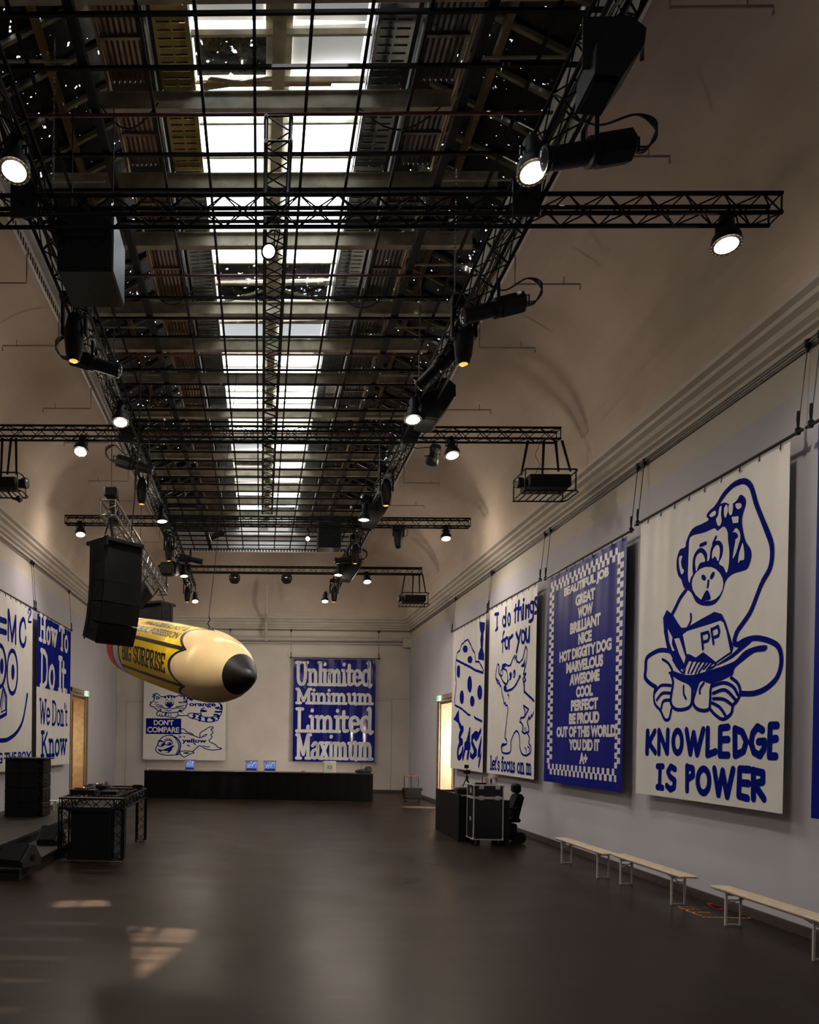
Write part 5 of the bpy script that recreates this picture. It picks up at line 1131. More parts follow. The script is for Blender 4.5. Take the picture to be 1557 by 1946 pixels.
u0 = A.T((-25, 1550)).x; u1 = A.T((300, 1550)).x
put_sans(A, 'G THE BOX', u0, u1, zb0 + .0, zt0, 1, .03, .95)
A.done({1: BLUE})
sb0 = hitX(71, 1160, PXL).y; sb1 = hitX(134, 1190, PXL).y
E2 = Banner('L', PXL, sb0, sb1, zlb, zlt, WHT, 'half blue half white banner beside the left doorway reading How To Do It', seed=9, wl=.6, wave=.01)
bar('L', PXL, E2.s0, E2.s1, E2.z1 + .06, 'dark bar above the How To Do It banner beside the left doorway')
A = Art(E2, 0, 1140, 5.19)
zm = E2.uv(100, 1140 + 890 / 5.19).y; A.rect(E2.s0 + .002, zm, E2.s1 - .002, E2.z1 - .002)
def fit(txt, x0, x1, xl, yb_, yt, pen, lay):
    u0 = A.T((x0, yb_)).x; u1 = A.T((x1, yb_)).x; z0 = A.T((xl, yb_)).y; z1 = A.T((xl, yt)).y; put_serif(A, txt, u0, u1, z0 + pen * .4, z1 - pen * .4, pen, lay)
fit('How To', 383, 672, 395, 408, 130, .13, 2)
fit('Do It.', 388, 665, 400, 868, 475, .17, 2)
fit("We Don't", 383, 662, 430, 1235, 975, .10, 1)
fit('Know', 400, 655, 430, 1555, 1290, .13, 1)
A.done({1: BLUE, 2: WHTP})
# ------------------------------------------------------------------ pencil balloon
def pencil():
    p0 = hitY(240, 1223, 19.9); p1 = hitY(483, 1289, 15.1)
    ax = (p1 - p0); Ltot = ax.length; ax.normalize(); upv = (V((0, 0, 1)) - ax * ax.z).normalized(); sd = ax.cross(upv).normalized()   # sd: to the viewer's ... side
    if sd.y > 0: sd = -sd
    RM = .80
    prof = [(0, .30), (.03, .50), (.10, .62), (.25, .70), (.5, .735), (1.2, .77), (2.0, .79), (2.9, .80), (3.3, .805), (3.6, .78), (3.9, .705), (4.15, .595), (4.38, .44), (4.5, .35), (4.62, .25), (4.72, .165), (4.79, .095), (4.82, .05), (4.83, .01)]
    k_ = Ltot / 4.83; prof = [(a * k_, b) for a, b in prof]
    def rad(u):
        for (a, ra), (b, rb) in zip(prof, prof[1:]):
            if u <= b: return ra + (rb - ra) * max(0, (u - a)) / (b - a)
        return .01
    def S3(u, th, lift=0):                     # th measured from the viewer-facing side, positive downward
        r = rad(u) + lift; return p0 + ax * u + (sd * math.cos(th) - upv * math.sin(th)) * r
    t = thing('pencil_balloon', 'giant yellow inflatable pencil with black tip hanging below the ceiling', 'balloon', tuple(p0))
    N = 96; FACE = 2 * PI / 6; off = .10      # panel centre facing the viewer
    def edge(th):                              # scalloped end of the yellow paint
        q = ((th - off) / FACE + .5) % 1.0
        return (3.08 + .40 * (abs(2 * q - 1)) ** 2.2) * k_
    def sheet(ua, ub, m, name, lift=0, nu=10, n=N, kind=None, label=None):
        vs, fs = [], []
        for j in range(n):
            th = 2 * PI * j / n; a = ua(th) if callable(ua) else ua; b = ub(th) if callable(ub) else ub
            for i in range(nu + 1): vs.append(S3(a + (b - a) * i / nu, th, lift))
        for j in range(n):
            for i in range(nu): a = j * (nu + 1) + i; b = ((j + 1) % n) * (nu + 1) + i; fs.append((a, a + 1, b + 1, b))
        return build(name, MB().add(vs, fs), m, t, smooth=True, label=label)
    RED = mat('red_vinyl', (.75, .035, .035), .55, spec=.25); WB = mat('white_balloon', (.62, .60, .58), .55, spec=.25); YEL = mat('yellow_vinyl', (.86, .56, .01), .55, spec=.25); TAN = mat('tan_vinyl', (.82, .60, .30), .55, 0, .06, 2, spec=.25); BK = mat('black_vinyl', (.010, .008, .007), .5, spec=.25)
    sheet(0, .60 * k_, RED, 'eraser'); sheet(.60 * k_, .645 * k_, BK, 'outline', nu=2); sheet(.645 * k_, .90 * k_, WB, 'ferrule', nu=4); sheet(.90 * k_, .97 * k_, BK, 'outline', nu=2)
    build('end_cap', MB().lathe(p0 - ax * .02, ax, [(0, .05), (.02, .30)], 24), RED, t)
    sheet(.97 * k_, lambda th: edge(th) - .0, YEL, 'barrel', nu=24, n=192)
    sheet(edge, lambda th: edge(th) + .10 * k_, BK, 'outline', .0, 2, 192)
    sheet(lambda th: edge(th) + .10 * k_, 4.40 * k_, TAN, 'wood_cone', nu=26, n=192)
    sheet(4.40 * k_, 4.83 * k_, BK, 'lead_tip', nu=12)
    for i in range(6):                          # black lines between the six painted faces
        th = off + FACE * (i + .5); vs, fs = [], []; n = 24
        for j in range(n + 1):
            u = .97 * k_ + (3.46 - .97) * k_ * j / n
            for q in (-1, 1): vs.append(S3(u, th + q * .045 / rad(u), .004))
        fs = [(2 * j, 2 * j + 1, 2 * j + 3, 2 * j + 2) for j in range(n)]
        build('panel_line', MB().add(vs, fs), BK, t, smooth=True)
    class Sh:                                    # lettering wrapped on the surface
        pass
    def wrap(polys, name, thc):
        bm = bmesh.new()
        for poly in polys:
            vv = [bm.verts.new((p[0], p[1], 0)) for p in poly]
            for tr in tessellate_polygon([[Vector((p[0], p[1], 0)) for p in poly]]):
                try: bm.faces.new([vv[k] for k in tr])
                except ValueError: pass
        c = -.6
        while c < .6:
            bmesh.ops.bisect_plane(bm, geom=bm.verts[:] + bm.edges[:] + bm.faces[:], plane_co=(0, c, 0), plane_no=(0, 1, 0), dist=1e-5); c += .06
        c = .5
        while c < 3.6:
            bmesh.ops.bisect_plane(bm, geom=bm.verts[:] + bm.edges[:] + bm.faces[:], plane_co=(c, 0, 0), plane_no=(1, 0, 0), dist=1e-5); c += .2
        bm.verts.index_update()
        build(name, MB().add([S3(v.co.x, thc - v.co.y / RM, .006) for v in bm.verts], [[v.index for v in f.verts] for f in bm.faces]), BK, t); bm.free()
    dummy = Banner.__new__(Banner)
    po = []
    for pl in serif('BIG SURPRISE', 1.12 * k_, 2.98 * k_, -.19, .19, .05): po += Banner.ribbon(dummy, pl, .060)
    wrap(po, 'lettering', off)
    po = []
    for s_, a, b, z0 in (('HAUS DER KUNST &', 1.40, 3.05, .03), ('PUBLIC POSSESSION', 1.25, 3.05, -.24)):
        vs, fs = sans_polys(s_, .02, .95); po += [[Vector(((a + (b - a) * vs[k].x) * k_, z0 + .19 * vs[k].y)) for k in f] for f in fs]
    wrap(po, 'lettering', off - FACE)
    q = S3(3.25 * k_, -PI / 2, .0); w = hitY(432, 1048, q.y + .0)
    build('hook', MB().tube([q + V((0, 0, -.02)), q + V((.02, 0, .05)), q + V((-.02, 0, .10)), q + V((0, 0, .14)), q + V((.03, 0, .2)), q + V((0, 0, .26))], .014, 6).cbox(q.x - .12, q.y - .03, q.z - .04, q.x + .12, q.y + .03, q.z + .0, .01), BLK, t)
    build('suspension_wire', MB().cyl(q + V((0, 0, .24)), (w.x + .15, q.y + .3, 10.64), .007, 5), WIRE, t)
    q = S3(.5 * k_, -PI / 2, 0); build('suspension_wire', MB().cyl(q, (q.x, q.y, 9.0), .007, 5), WIRE, t)
    q = S3(.45 * k_, .9, 0); build('guy_line', MB().tube([q, q + V((.0, -.1, -.2)), q + V((.02, -.1, -1.2)), q + V((.0, -.1, -2.6))], .004, 4), WIRE, t)
pencil()

# ------------------------------------------------------------------ bar counter at the back
CLOTH = mat('black_stage_cloth', (.003, .003, .0035), .9, 0, .3, 30, .2, spec=.1)
BYF = 30.1
a = hitZ(273, 1517, 0); b = hitZ(709, 1523, 0); bx0, bx1 = hitY(274, 1490, BYF).x, hitY(709, 1490, BYF).x
t = thing('bar_counter', 'long black cloth-fronted bar counter before the back wall', 'counter', ((bx0 + bx1) / 2, BYF + .3, 0))
build('top', MB().cbox(bx0 - .01, BYF - .02, 1.06, bx1 + .01, BYF + .75, 1.10, .008), mat('black_top', (.02, .018, .016), .4), t)
mb = MB(); n = 160; pts = [(bx0 + (bx1 - bx0) * i / n, BYF + .005 * math.sin(i * .9) + .004 * math.sin(i * 2.3)) for i in range(n + 1)]
pts += [(bx1, BYF + .7), (bx0, BYF + .7)]
vs = [(x, y, .02) for x, y in pts] + [(x, y, 1.06) for x, y in pts]; m_ = len(pts)
build('cloth_front', MB().add(vs, [(i, (i + 1) % m_, m_ + (i + 1) % m_, m_ + i) for i in range(m_)]), CLOTH, t, smooth=True)
lit = mat('toe_glow_chip', (.4, .35, .25), .6)
def cube_case(px, k, label):
    p = hitY(px, 1466, BYF + .25); x = p.x; w = .23 * k
    t = thing('display_case', label, 'display case', (x, BYF + .3, 1.10), group='small lit display cases on the bar')
    f = MB(); h = .44
    for sx in (-1, 1):
        for yy in (BYF + .12, BYF + .5): f.box(x + sx * w - .02, yy - .02, 1.10, x + sx * w + .02, yy + .02, 1.10 + h)
    for zz in (1.10, 1.10 + h - .04): f.box(x - w - .02, BYF + .10, zz, x + w + .02, BYF + .14, zz + .04).box(x - w - .02, BYF + .48, zz, x + w + .02, BYF + .52, zz + .04)
    f.box(x - w - .03, BYF + .09, 1.10 + h - .01, x + w + .03, BYF + .53, 1.10 + h + .03)
    build('frame', f, mat('case_white', (.45, .43, .40), .5), t)
    m = bpy.data.materials.get('lit_bottles')
    if not m:
        m = mat('lit_bottles', (.05, .08, .2), .3, emit=((.2, .3, .8), .8)); nt = m.node_tree; bs = nt.nodes['Principled BSDF']
        tc = nt.nodes.new('ShaderNodeTexCoord'); mp = nt.nodes.new('ShaderNodeMapping'); mp.inputs['Scale'].default_value = (14, 1, 5); vz = nt.nodes.new('ShaderNodeTexVoronoi'); rp = nt.nodes.new('ShaderNodeValToRGB')
        nt.links.new(tc.outputs['Object'], mp.inputs[0]); nt.links.new(mp.outputs[0], vz.inputs['Vector']); vz.inputs['Scale'].default_value = 2.2
        e = rp.color_ramp.elements; e[0].color = (.02, .05, .25, 1); e[1].color = (.45, .75, 1, 1); e[0].position = .25; e[1].position = .8; e.new(.5).color = (.18, .10, .6, 1)
        nt.links.new(vz.outputs['Color'], rp.inputs[0]); nt.links.new(rp.outputs[0], bs.inputs['Emission Color'])
    build('lit_back', MB().box(x - w + .02, BYF + .44, 1.24, x + w - .02, BYF + .46, 1.10 + h - .05), m, t)
    build('base_tray', MB().box(x - w + .02, BYF + .13, 1.12, x + w - .02, BYF + .46, 1.23), mat('case_blue', (.01, .012, .06), .3, emit=((.02, .03, .3), .3)), t)
    bt = MB()
    for i in range(5): bt.lathe((x - w + .07 + i * (2 * w - .14) / 4, BYF + .3, 1.23), (0, 0, 1), [(0, .028), (.12, .028), (.16, .012), (.2, .012)], 8)
    build('bottle', bt, mat('bottle_glass', (.2, .35, .6), .1, 0, emit=((.2, .4, .8), .35)), t, kind='stuff')
cube_case(361, .8, 'lit blue display case alone on the left part of the bar'); cube_case(478, 1, 'left of the two adjoining lit display cases on the bar'); cube_case(513, 1, 'right of the two adjoining lit display cases on the bar')
def boxon(px0, px1, pyt, pyb, Y_, dep, nm, lab, cat, m, z=None):
    a = hitY(px0, pyb, Y_); b = hitY(px1, pyt, Y_); z0 = z if z is not None else a.z
    t = thing(nm, lab, cat, ((a.x + b.x) / 2, Y_ + dep / 2, z0)); build('body', MB().cbox(a.x, Y_, z0, b.x, Y_ + dep, b.z, .01), m, t); return t, a, b
t, a, b = boxon(615, 639, 1447, 1469, BYF + .2, .4, 'white_cabinet', 'small white cabinet with a green badge at the right of the bar', 'cabinet', mat('fridge_white', (.50, .48, .43), .5), 1.10)
c = hitY(627, 1458, BYF + .2); build('badge', MB().box(c.x - .09, BYF + .19, c.z - .055, c.x + .09, BYF + .199, c.z + .055), mat('badge_green', (.02, .22, .2), .4), t)
build('badge_text', MB().box(c.x - .06, BYF + .186, c.z - .012, c.x + .06, BYF + .19, c.z + .016), WHTP, t)
p = hitY(694, 1466, BYF + .3); t = thing('black_bag', 'black bag slumped on the right end of the bar', 'bag', (p.x, BYF + .35, 1.10))
bm = MB()
def blob(mb, c, r, seed, n=10, k=7):
    rr = random.Random(seed); vs = []; fs = []
    for j in range(k + 1):
        ph = PI * j / k
        for i in range(n):
            q = 1 + rr.uniform(-.14, .14); th = 2 * PI * i / n; vs.append((c[0] + r[0] * q * math.sin(ph) * math.cos(th), c[1] + r[1] * q * math.sin(ph) * math.sin(th), c[2] + r[2] * q * math.cos(ph)))
    for j in range(k):
        for i in range(n): fs.append((j * n + i, j * n + (i + 1) % n, (j + 1) * n + (i + 1) % n, (j + 1) * n + i))
    return mb.add(vs, fs)
bm.cbox(p.x, BYF + .2, 1.10, p.x + .28, BYF + .5, 1.38, .07); blob(bm, (p.x - .15, BYF + .33, 1.17), (.28, .16, .075), 4)
build('bag_body', bm, mat('bag_black', (.01, .01, .01), .7), t, smooth=True); build('strap', MB().tube([(p.x - .3, BYF + .2, 1.15), (p.x - .2, BYF + .16, 1.25), (p.x, BYF + .18, 1.28), (p.x + .2, BYF + .19, 1.36)], .014, 6), BLK, t)
t, a, b = boxon(282, 306, 1462.5, 1465, BYF + .2, .3, 'flat_tray', 'flat brown tray at the left end of the bar', 'tray', mat('tray_brown', (.10, .07, .05), .5), 1.10)
p = hitY(281, 1464, BYF + .25); t = thing('white_candle', 'tiny white candle on the left end of the bar', 'candle', (p.x, p.y, 1.10)); build('stick', MB().cyl((p.x, p.y, 1.10), (p.x, p.y, 1.19), .025, 10), WHT, t)
t, a, b = boxon(573, 580, 1465, 1468, BYF + .25, .1, 'small_red_box', 'tiny reddish box on the middle of the bar', 'box', mat('redbox', (.3, .10, .06), .5), 1.10)

# ------------------------------------------------------------------ hand truck by the back right corner
p = hitZ(783, 1524, 0); t = thing('hand_truck', 'folding trolley with red-gripped handles in the far right corner', 'trolley', (p.x, p.y, 0))
mb = MB()
for q in (-.30, -.02): mb.tube([(p.x + q, p.y, .12), (p.x + q, p.y + .1, .98), (p.x + q + .02, p.y + .11, 1.02), (p.x + q + .26, p.y + .11, 1.02), (p.x + q + .28, p.y + .1, .98), (p.x + q + .28, p.y, .12)], .014, 6)
build('handle_frame', mb, BLK, t); build('red_grip', MB().cyl((p.x - .26, p.y + .11, 1.02), (p.x - .06, p.y + .11, 1.02), .02, 8).cyl((p.x + .02, p.y + .11, 1.02), (p.x + .22, p.y + .11, 1.02), .02, 8), mat('grip_red', (.25, .02, .02), .5), t)
build('crate', MB().cbox(p.x - .35, p.y - .25, .14, p.x + .32, p.y + .05, .52, .02).cbox(p.x - .4, p.y - .2, .45, p.x + .38, p.y + .0, .56, .02), mat('crate_dark', (.005, .005, .005), .7, spec=.1), t)
for q in (-.28, .26): build('wheel', MB().cyl((p.x + q - .03, p.y - .02, .09), (p.x + q + .03, p.y - .02, .09), .09, 14), BLK, t)
build('base_plate', MB().cbox(p.x - .33, p.y - .3, .08, p.x + .31, p.y, .11, .005), BLK, t)

# ------------------------------------------------------------------ stage and PA on the floor
STG = mat('stage_deck', (.016, .014, .013), .5, 0, .25, 6, spec=.3)
SKT = mat('black_skirt', (.007, .007, .008), .85)
t = thing('stage_platform', 'upper black stage platform along the left wall', 'stage', (-5.7, 14.5, 0))
for i, (ya, yb) in enumerate(((10.2, 12.2), (12.2, 14.2), (14.2, 16.2), (16.2, 18.2), (18.2, 20.2))):
    build('deck_panel', MB().cbox(-6.8, ya + .006, .34, -5.76, yb - .006, .40, .004), STG, t); build('deck_panel', MB().cbox(-5.75, ya + .006, .34, -4.72, yb - .006, .40, .004), STG, t)
build('skirt', MB().box(-6.78, 10.22, .0, -4.74, 20.18, .335), SKT, t)
t = thing('stage_step', 'low black stage step in front of the upper platform', 'stage', (-4.3, 14, 0))
for ya, yb in ((12.35, 13.7), (13.7, 15.7), (15.7, 17.7)): build('deck_panel', MB().cbox(-4.72, ya + .006, .15, -3.95, yb - .006, .20, .004), STG, t)
build('deck_panel', MB().cbox(-6.8, 9.3, .15, -4.73, 10.19, .20, .004), STG, t)
build('skirt', MB().box(-4.70, 12.38, 0, -3.97, 17.68, .148).box(-6.78, 9.32, 0, -4.75, 10.15, .148), SKT, t)
# stacked subwoofers
sx0, sx1 = hitY(9, 1500, 18.5).x, hitY(76, 1500, 18.5).x; z = .40; hh = (hitY(40, 1443, 18.5).z - .4) / 4
names = ('bottom', 'second from bottom', 'third from bottom', 'topmost')
for i in range(4):
    t = thing('stacked_speaker', 'black speaker cabinet, %s of the stack on the left stage' % names[i], 'loudspeaker', ((sx0 + sx1) / 2, 18.9, z), group='stack of speakers on the left stage')
    xm = sx0 + (sx1 - sx0) * .38
    build('cabinet', MB().cbox(sx0, 18.5, z, sx1 - .05, 19.3, z + hh - .006, .01), CABF, t)
    build('side_frame', MB().cbox(sx1 - .05, 18.55, z, sx1 + .06, 19.25, z + hh - .006, .02), CABF, t)
    build('divider', MB().cbox(xm - .015, 18.47, z + .01, xm + .015, 18.5, z + hh - .016, .002), BLK, t)
    for xx in (xm - .22, xm + .22, xm + .42):
        for k in (0, .10): build('port', MB().cbox(xx + k - .035, 18.492, z + hh * .45, xx + k + .035, 18.5, z + hh * .72, .0005), mat('recess_black', (.002, .002, .002), .9), t)
    for k in (.35, .65): build('grip', MB().cbox(sx1 + .055, 18.75, z + hh * k - .03, sx1 + .085, 18.9, z + hh * k, .003), BLK, t)
    z += hh
t = thing('stack_lid', 'thin black board on top of the left speaker stack', 'board', ((sx0 + sx1) / 2, 18.9, z)); build('board', MB().cbox(sx0 - .02, 18.45, z, sx1 + .12, 19.35, z + .035, .005), BLK, t)
t = thing('stage_railing', 'dark metal railing at the left edge of the stage', 'railing', (-6.4, 18.2, .4))
mb = MB(); 
for xx in (-6.72, -6.42): mb.cyl((xx, 18.2, .4), (xx, 18.2, 1.5), .02, 6)
build('post', mb, BLK, t); build('rail', MB().cyl((-6.72, 18.2, 1.5), (-6.42, 18.2, 1.5), .02, 6).cyl((-6.72, 18.2, .95), (-6.42, 18.2, .95), .015, 6), BLK, t)
# little white bench under a bright lamp
p = hitY(97, 1550, 22.7); t = thing('white_bench_end', 'small white bench behind the speaker stack with a bright lamp spot', 'bench', (p.x, 22.7, 0))
x0, x1 = hitY(84, 1522, 22.6).x, hitY(107, 1522, 22.6).x
build('seat', MB().cbox(x0 - .3, 22.6, .42, x1, 22.9, .45, .005), WHT, t)
for xx in (x0 + .04, x1 - .08): build('leg', MB().cbox(xx - .02, 22.63, .0, xx + .02, 22.66, .42, .003).cbox(xx - .02, 22.84, .0, xx + .02, 22.87, .42, .003), WHT, t)
p = hitY(89, 1526, 22.6); t = thing('small_floodlight', 'small very bright floodlight beside the speaker stack', 'lamp', (p.x, 22.64, .45))
build('housing', MB().cbox(p.x - .05, 22.64, .45, p.x + .05, 22.72, .55, .01), BLK, t); build('lens', MB().cyl((p.x, 22.64, .50), (p.x, 22.63, .50), .042, 14), mat('flood_emit', (1, 1, 1), .3, emit=((.95, .97, 1), 30)), t)

def monitor(px0, px1, pyb, zb, w_y, label, rz):
    """floor wedge monitor"""
    a = hitZ(px0, pyb, zb); b = hitZ(px1, pyb, zb); w = (b - a).length; c = (a + b) / 2
    t = thing('floor_monitor', label, 'loudspeaker', (c.x, c.y + .2, zb), rz, group='wedge stage monitors'); M = Matrix.Translation((c.x, c.y + .2, zb)) @ Matrix.Rotation(rz, 4, 'Z')
    pr = [(-w / 2, -.24, 0), (-w / 2, .22, 0), (-w / 2, .26, .10), (-w / 2, .08, .34), (-w / 2, -.02, .36), (-w / 2, -.27, .10)]
    build('cabinet', MB().prism(pr, (w, 0, 0)).xf(M), mat('monitor_brown', (.035, .030, .027), .6, 0, .2, 40, spec=.3), t)
    build('grille', MB().prism([(-w / 2 + .04, -.275, .11), (-w / 2 + .04, -.03, .365), (-w / 2 + .04, -.045, .378), (-w / 2 + .04, -.29, .122)], (w - .08, 0, 0)).xf(M), GRIL, t)
    for s_ in (-1, 1):
        build('side_handle', MB().lathe((s_ * w / 2, 0, .14), (s_, 0, 0), [(0, .06), (.012, .06), (.012, .03)], 12).xf(M), BLK, t)
    return t
monitor(0, 60, 1647, .2, .4, 'wedge stage monitor nearest the camera on the low step', -.35)
monitor(72, 113, 1606, .2, .4, 'second wedge stage monitor beside the truss table legs', -.1)
# cable bits
p = hitZ(45, 1644, .2); tag(build('yellow_tape_scrap', MB().cbox(p.x - .06, p.y - .02, .2, p.x + .06, p.y + .02, .215, .004), mat('tape_yellow', (.5, .4, .03), .5)), 'scrap of yellow tape beside the nearest stage monitor', 'tape')

# DJ table made from truss
X0, X1, Y0, Y1, ZTOP = -3.86, -2.64, 14.4, 17.5, 1.23; w_ = .20
t = thing('truss_table', 'black truss-framed DJ table with turntables beside the stage', 'table', ((X0 + X1) / 2, (Y0 + Y1) / 2, 0))
zc = ZTOP - w_ / 2 - .02
for (x, y, L_, ax) in ((X0, Y0 + w_ / 2, X1 - X0, 'X'), (X0, Y1 - w_ / 2, X1 - X0, 'X'), (X1 - w_ / 2, Y0 + w_, Y1 - Y0 - 2 * w_, 'Y'), (X0 + w_ / 2, Y0 + w_, Y1 - Y0 - 2 * w_, 'Y')):
    truss(x, y, zc, L_, ax, w_, '', r=.018, rb=.008, parent=t)
for (x, y) in ((X0 + .1, Y0 + .1), (X1 - .1, Y0 + .1), (X1 - .1, Y1 - .1), (X0 + .1, Y1 - .1)):
    truss(x, y, 0.02, zc - w_ / 2, 'Z', w_, '', r=.018, rb=.007, parent=t)
    build('base_plate', MB().cbox(x - .13, y - .13, 0, x + .13, y + .13, .02, .003), CHR, t)
build('glass_edge', MB().cbox(X0, Y0 - .0, ZTOP - .022, X1, Y0 + w_, ZTOP - .004, .002).cbox(X0, Y1 - w_, ZTOP - .022, X1, Y1, ZTOP - .004, .002), mat('edge_brown', (.10, .06, .04), .3), t)
t = thing('dj_desk', 'plain black desk box standing inside the truss table', 'desk', (-3.3, 16, 0))
build('front_cloth', MB().cbox(X0 + .22, Y0 + .08, .01, X1 - .24, Y0 + .14, .98, .004), mat('pure_black_cloth', (.003, .003, .003), .9), t)
build('desk_top', MB().cbox(X0 + .06, Y0 + .24, .95, X1 - .3, Y1 - .24, 1.02, .006), BLK, t); build('side_cloth', MB().cbox(X1 - .34, Y0 + .24, .01, X1 - .30, Y1 - .9, .95, .004), SKT, t)
def turntable(px, py, lab):
    p = hitY(px, py, 15.5 if py > 1505 else 16.8); x, y, z = p.x, p.y, 1.26
    t = thing('turntable', lab, 'turntable', (x, y, 1.21), group='turntables on the truss table')
    build('plinth', MB().cbox(x - .25, y - .2, z - .04, x + .25, y + .2, z + .06, .01), BLK, t); build('foot', MB().cyl((x - .2, y - .15, 1.21), (x - .2, y - .15, z - .04), .03, 8).cyl((x + .2, y - .15, 1.21), (x + .2, y - .15, z - .04), .03, 8).cyl((x - .2, y + .15, 1.21), (x - .2, y + .15, z - .04), .03, 8).cyl((x + .2, y + .15, 1.21), (x + .2, y + .15, z - .04), .03, 8), BLK, t)
    build('platter', MB().cyl((x - .04, y, z + .06), (x - .04, y, z + .09), .16, 24), mat('platter', (.10, .09, .08), .25, .7), t); build('spindle_light', MB().cyl((x + .02, y - .12, z + .09), (x + .02, y - .12, z + .11), .015, 8), mat('amber_led', (.4, .1, .02), .4, emit=((1, .3, .1), 2)), t)
    build('tonearm', MB().tube([(x + .18, y + .1, z + .12), (x + .18, y - .05, z + .11), (x + .10, y - .12, z + .10)], .008, 6).cyl((x + .18, y + .1, z + .06), (x + .18, y + .1, z + .14), .035, 10), CHR, t)
turntable(160, 1507, 'nearer turntable on the truss table'); turntable(185, 1499, 'farther turntable on the truss table')
p = hitY(212, 1507, 15.6); t = thing('dj_mixer', 'small black mixer with knobs right of the nearer turntable', 'mixer', (p.x, 15.6, 1.21)); build('body', MB().cbox(p.x - .18, 15.4, 1.21, p.x + .14, 15.8, 1.29, .01), BLK, t)
for i in range(8): build('knob', MB().cyl((p.x - .13 + .07 * (i % 4), 15.48 + .1 * (i // 4), 1.29), (p.x - .13 + .07 * (i % 4), 15.48 + .1 * (i // 4), 1.315), .014, 8), CHR, t)
p = hitY(262, 1497, 17.4); t = thing('small_black_box', 'small dark box at the far right corner of the truss table', 'box', (p.x, 17.4, ZTOP)); build('case', MB().cbox(p.x - .11, 17.32, ZTOP, p.x + .11, 17.48, ZTOP + .075, .01), BLK, t)

# ------------------------------------------------------------------ right side: counter, flight case, tripod, chair
CT = mat('dark_grey_counter', (.007, .007, .008), .6, 0, .2, 3, spec=.12)
t = thing('dark_counter', 'dark grey panel counter in front of the right doorway', 'counter', (5.1, 19.5, 0))
build('side_panel', MB().cbox(4.83, 18.35, .0, 4.87, 20.75, 1.13, .004), CT, t); build('end_panel', MB().cbox(4.87, 18.35, 0, 5.35, 18.39, 1.10, .004), CT, t); build('worktop', MB().cbox(4.87, 18.39, 1.0, 5.6, 20.7, 1.05, .004), mat('counter_top', (.03, .024, .02), .5), t)
build('rear_panel', MB().cbox(4.87, 20.7, 0, 5.6, 20.74, 1.10, .004), CT, t)
fx0, fx1, fy0, fy1, fh = 5.02, 5.70, 17.75, 18.3, 1.40
t = thing('flight_case', 'tall black flight case with steel edges and latches on castors', 'case', ((fx0 + fx1) / 2, (fy0 + fy1) / 2, 0))
CP = mat('case_panel', (.006, .006, .007), .35); AL = mat('case_aluminium', (.50, .50, .48), .4, .2)
build('body', MB().cbox(fx0, fy0, .13, fx1, fy1, 1.10, .004), CP, t); build('lid', MB().cbox(fx0, fy0, 1.105, fx1, fy1, fh, .004), CP, t)
e = MB(); s_ = .012
for x in (fx0, fx1):
    for y in (fy0, fy1): e.box(x - s_, y - s_, .13, x + s_, y + s_, fh)
for zz in (.13, 1.09, 1.12, fh):
    for y in (fy0, fy1): e.box(fx0, y - s_, zz - s_, fx1, y + s_, zz + s_)
    for x in (fx0, fx1): e.box(x - s_, fy0, zz - s_, x + s_, fy1, zz + s_)
build('edge_profile', e, AL, t)
for x in (fx0 + .17, fx1 - .13):
    for zz in (1.105, 1.36): build('latch', MB().cbox(x - .055, fy0 - .02, zz - .05, x + .055, fy0 - .01, zz + .05, .003).cbox(x - .03, fy0 - .028, zz - .02, x + .03, fy0 - .018, zz + .02, .002), AL, t)
for x in (fx0, fx1):
    for y in (fy0, fy1):
        for zz in (.14, fh - .01): build('ball_corner', MB().lathe((x, y, zz - .03), (0, 0, 1), [(0, .01), (.01, .028), (.05, .028), (.06, .01)], 10), AL, t)
build('side_label', MB().box(fx0 - .004, fy0 + .2, 1.2, fx0 - .001, fy0 + .32, 1.32).box(fx0 - .004, fy0 + .2, .55, fx0 - .001, fy0 + .32, .64), mat('paper', (.3, .3, .28), .7), t)
for x in (fx0 + .08, fx1 - .08):
    for y in (fy0 + .08, fy1 - .08): build('castor', MB().cyl((x - .02, y, .05), (x + .02, y, .05), .05, 14).cbox(x - .03, y - .03, .085, x + .03, y + .03, .13, .003), mat('castor_grey', (.07, .07, .07), .4, .3), t)
t = thing('flat_black_box', 'flat black device lying on top of the flight case', 'box', (5.25, 18, fh + .012)); build('case', MB().cbox(5.12, 17.9, fh + .012, 5.36, 18.05, fh + .05, .006), BLK, t); build('aerial', MB().cyl((5.28, 17.98, fh + .05), (5.28, 17.98, fh + .22), .009, 6), BLK, t)
t = thing('thin_black_stand', 'narrow black column standing between flight case and chair', 'stand', (5.82, 17.9, 0)); build('column', MB().cbox(5.75, 17.82, .0, 5.88, 17.98, 1.05, .01), BLK, t); build('knob', MB().cyl((5.88, 17.9, .72), (5.93, 17.9, .72), .012, 6), BLK, t)
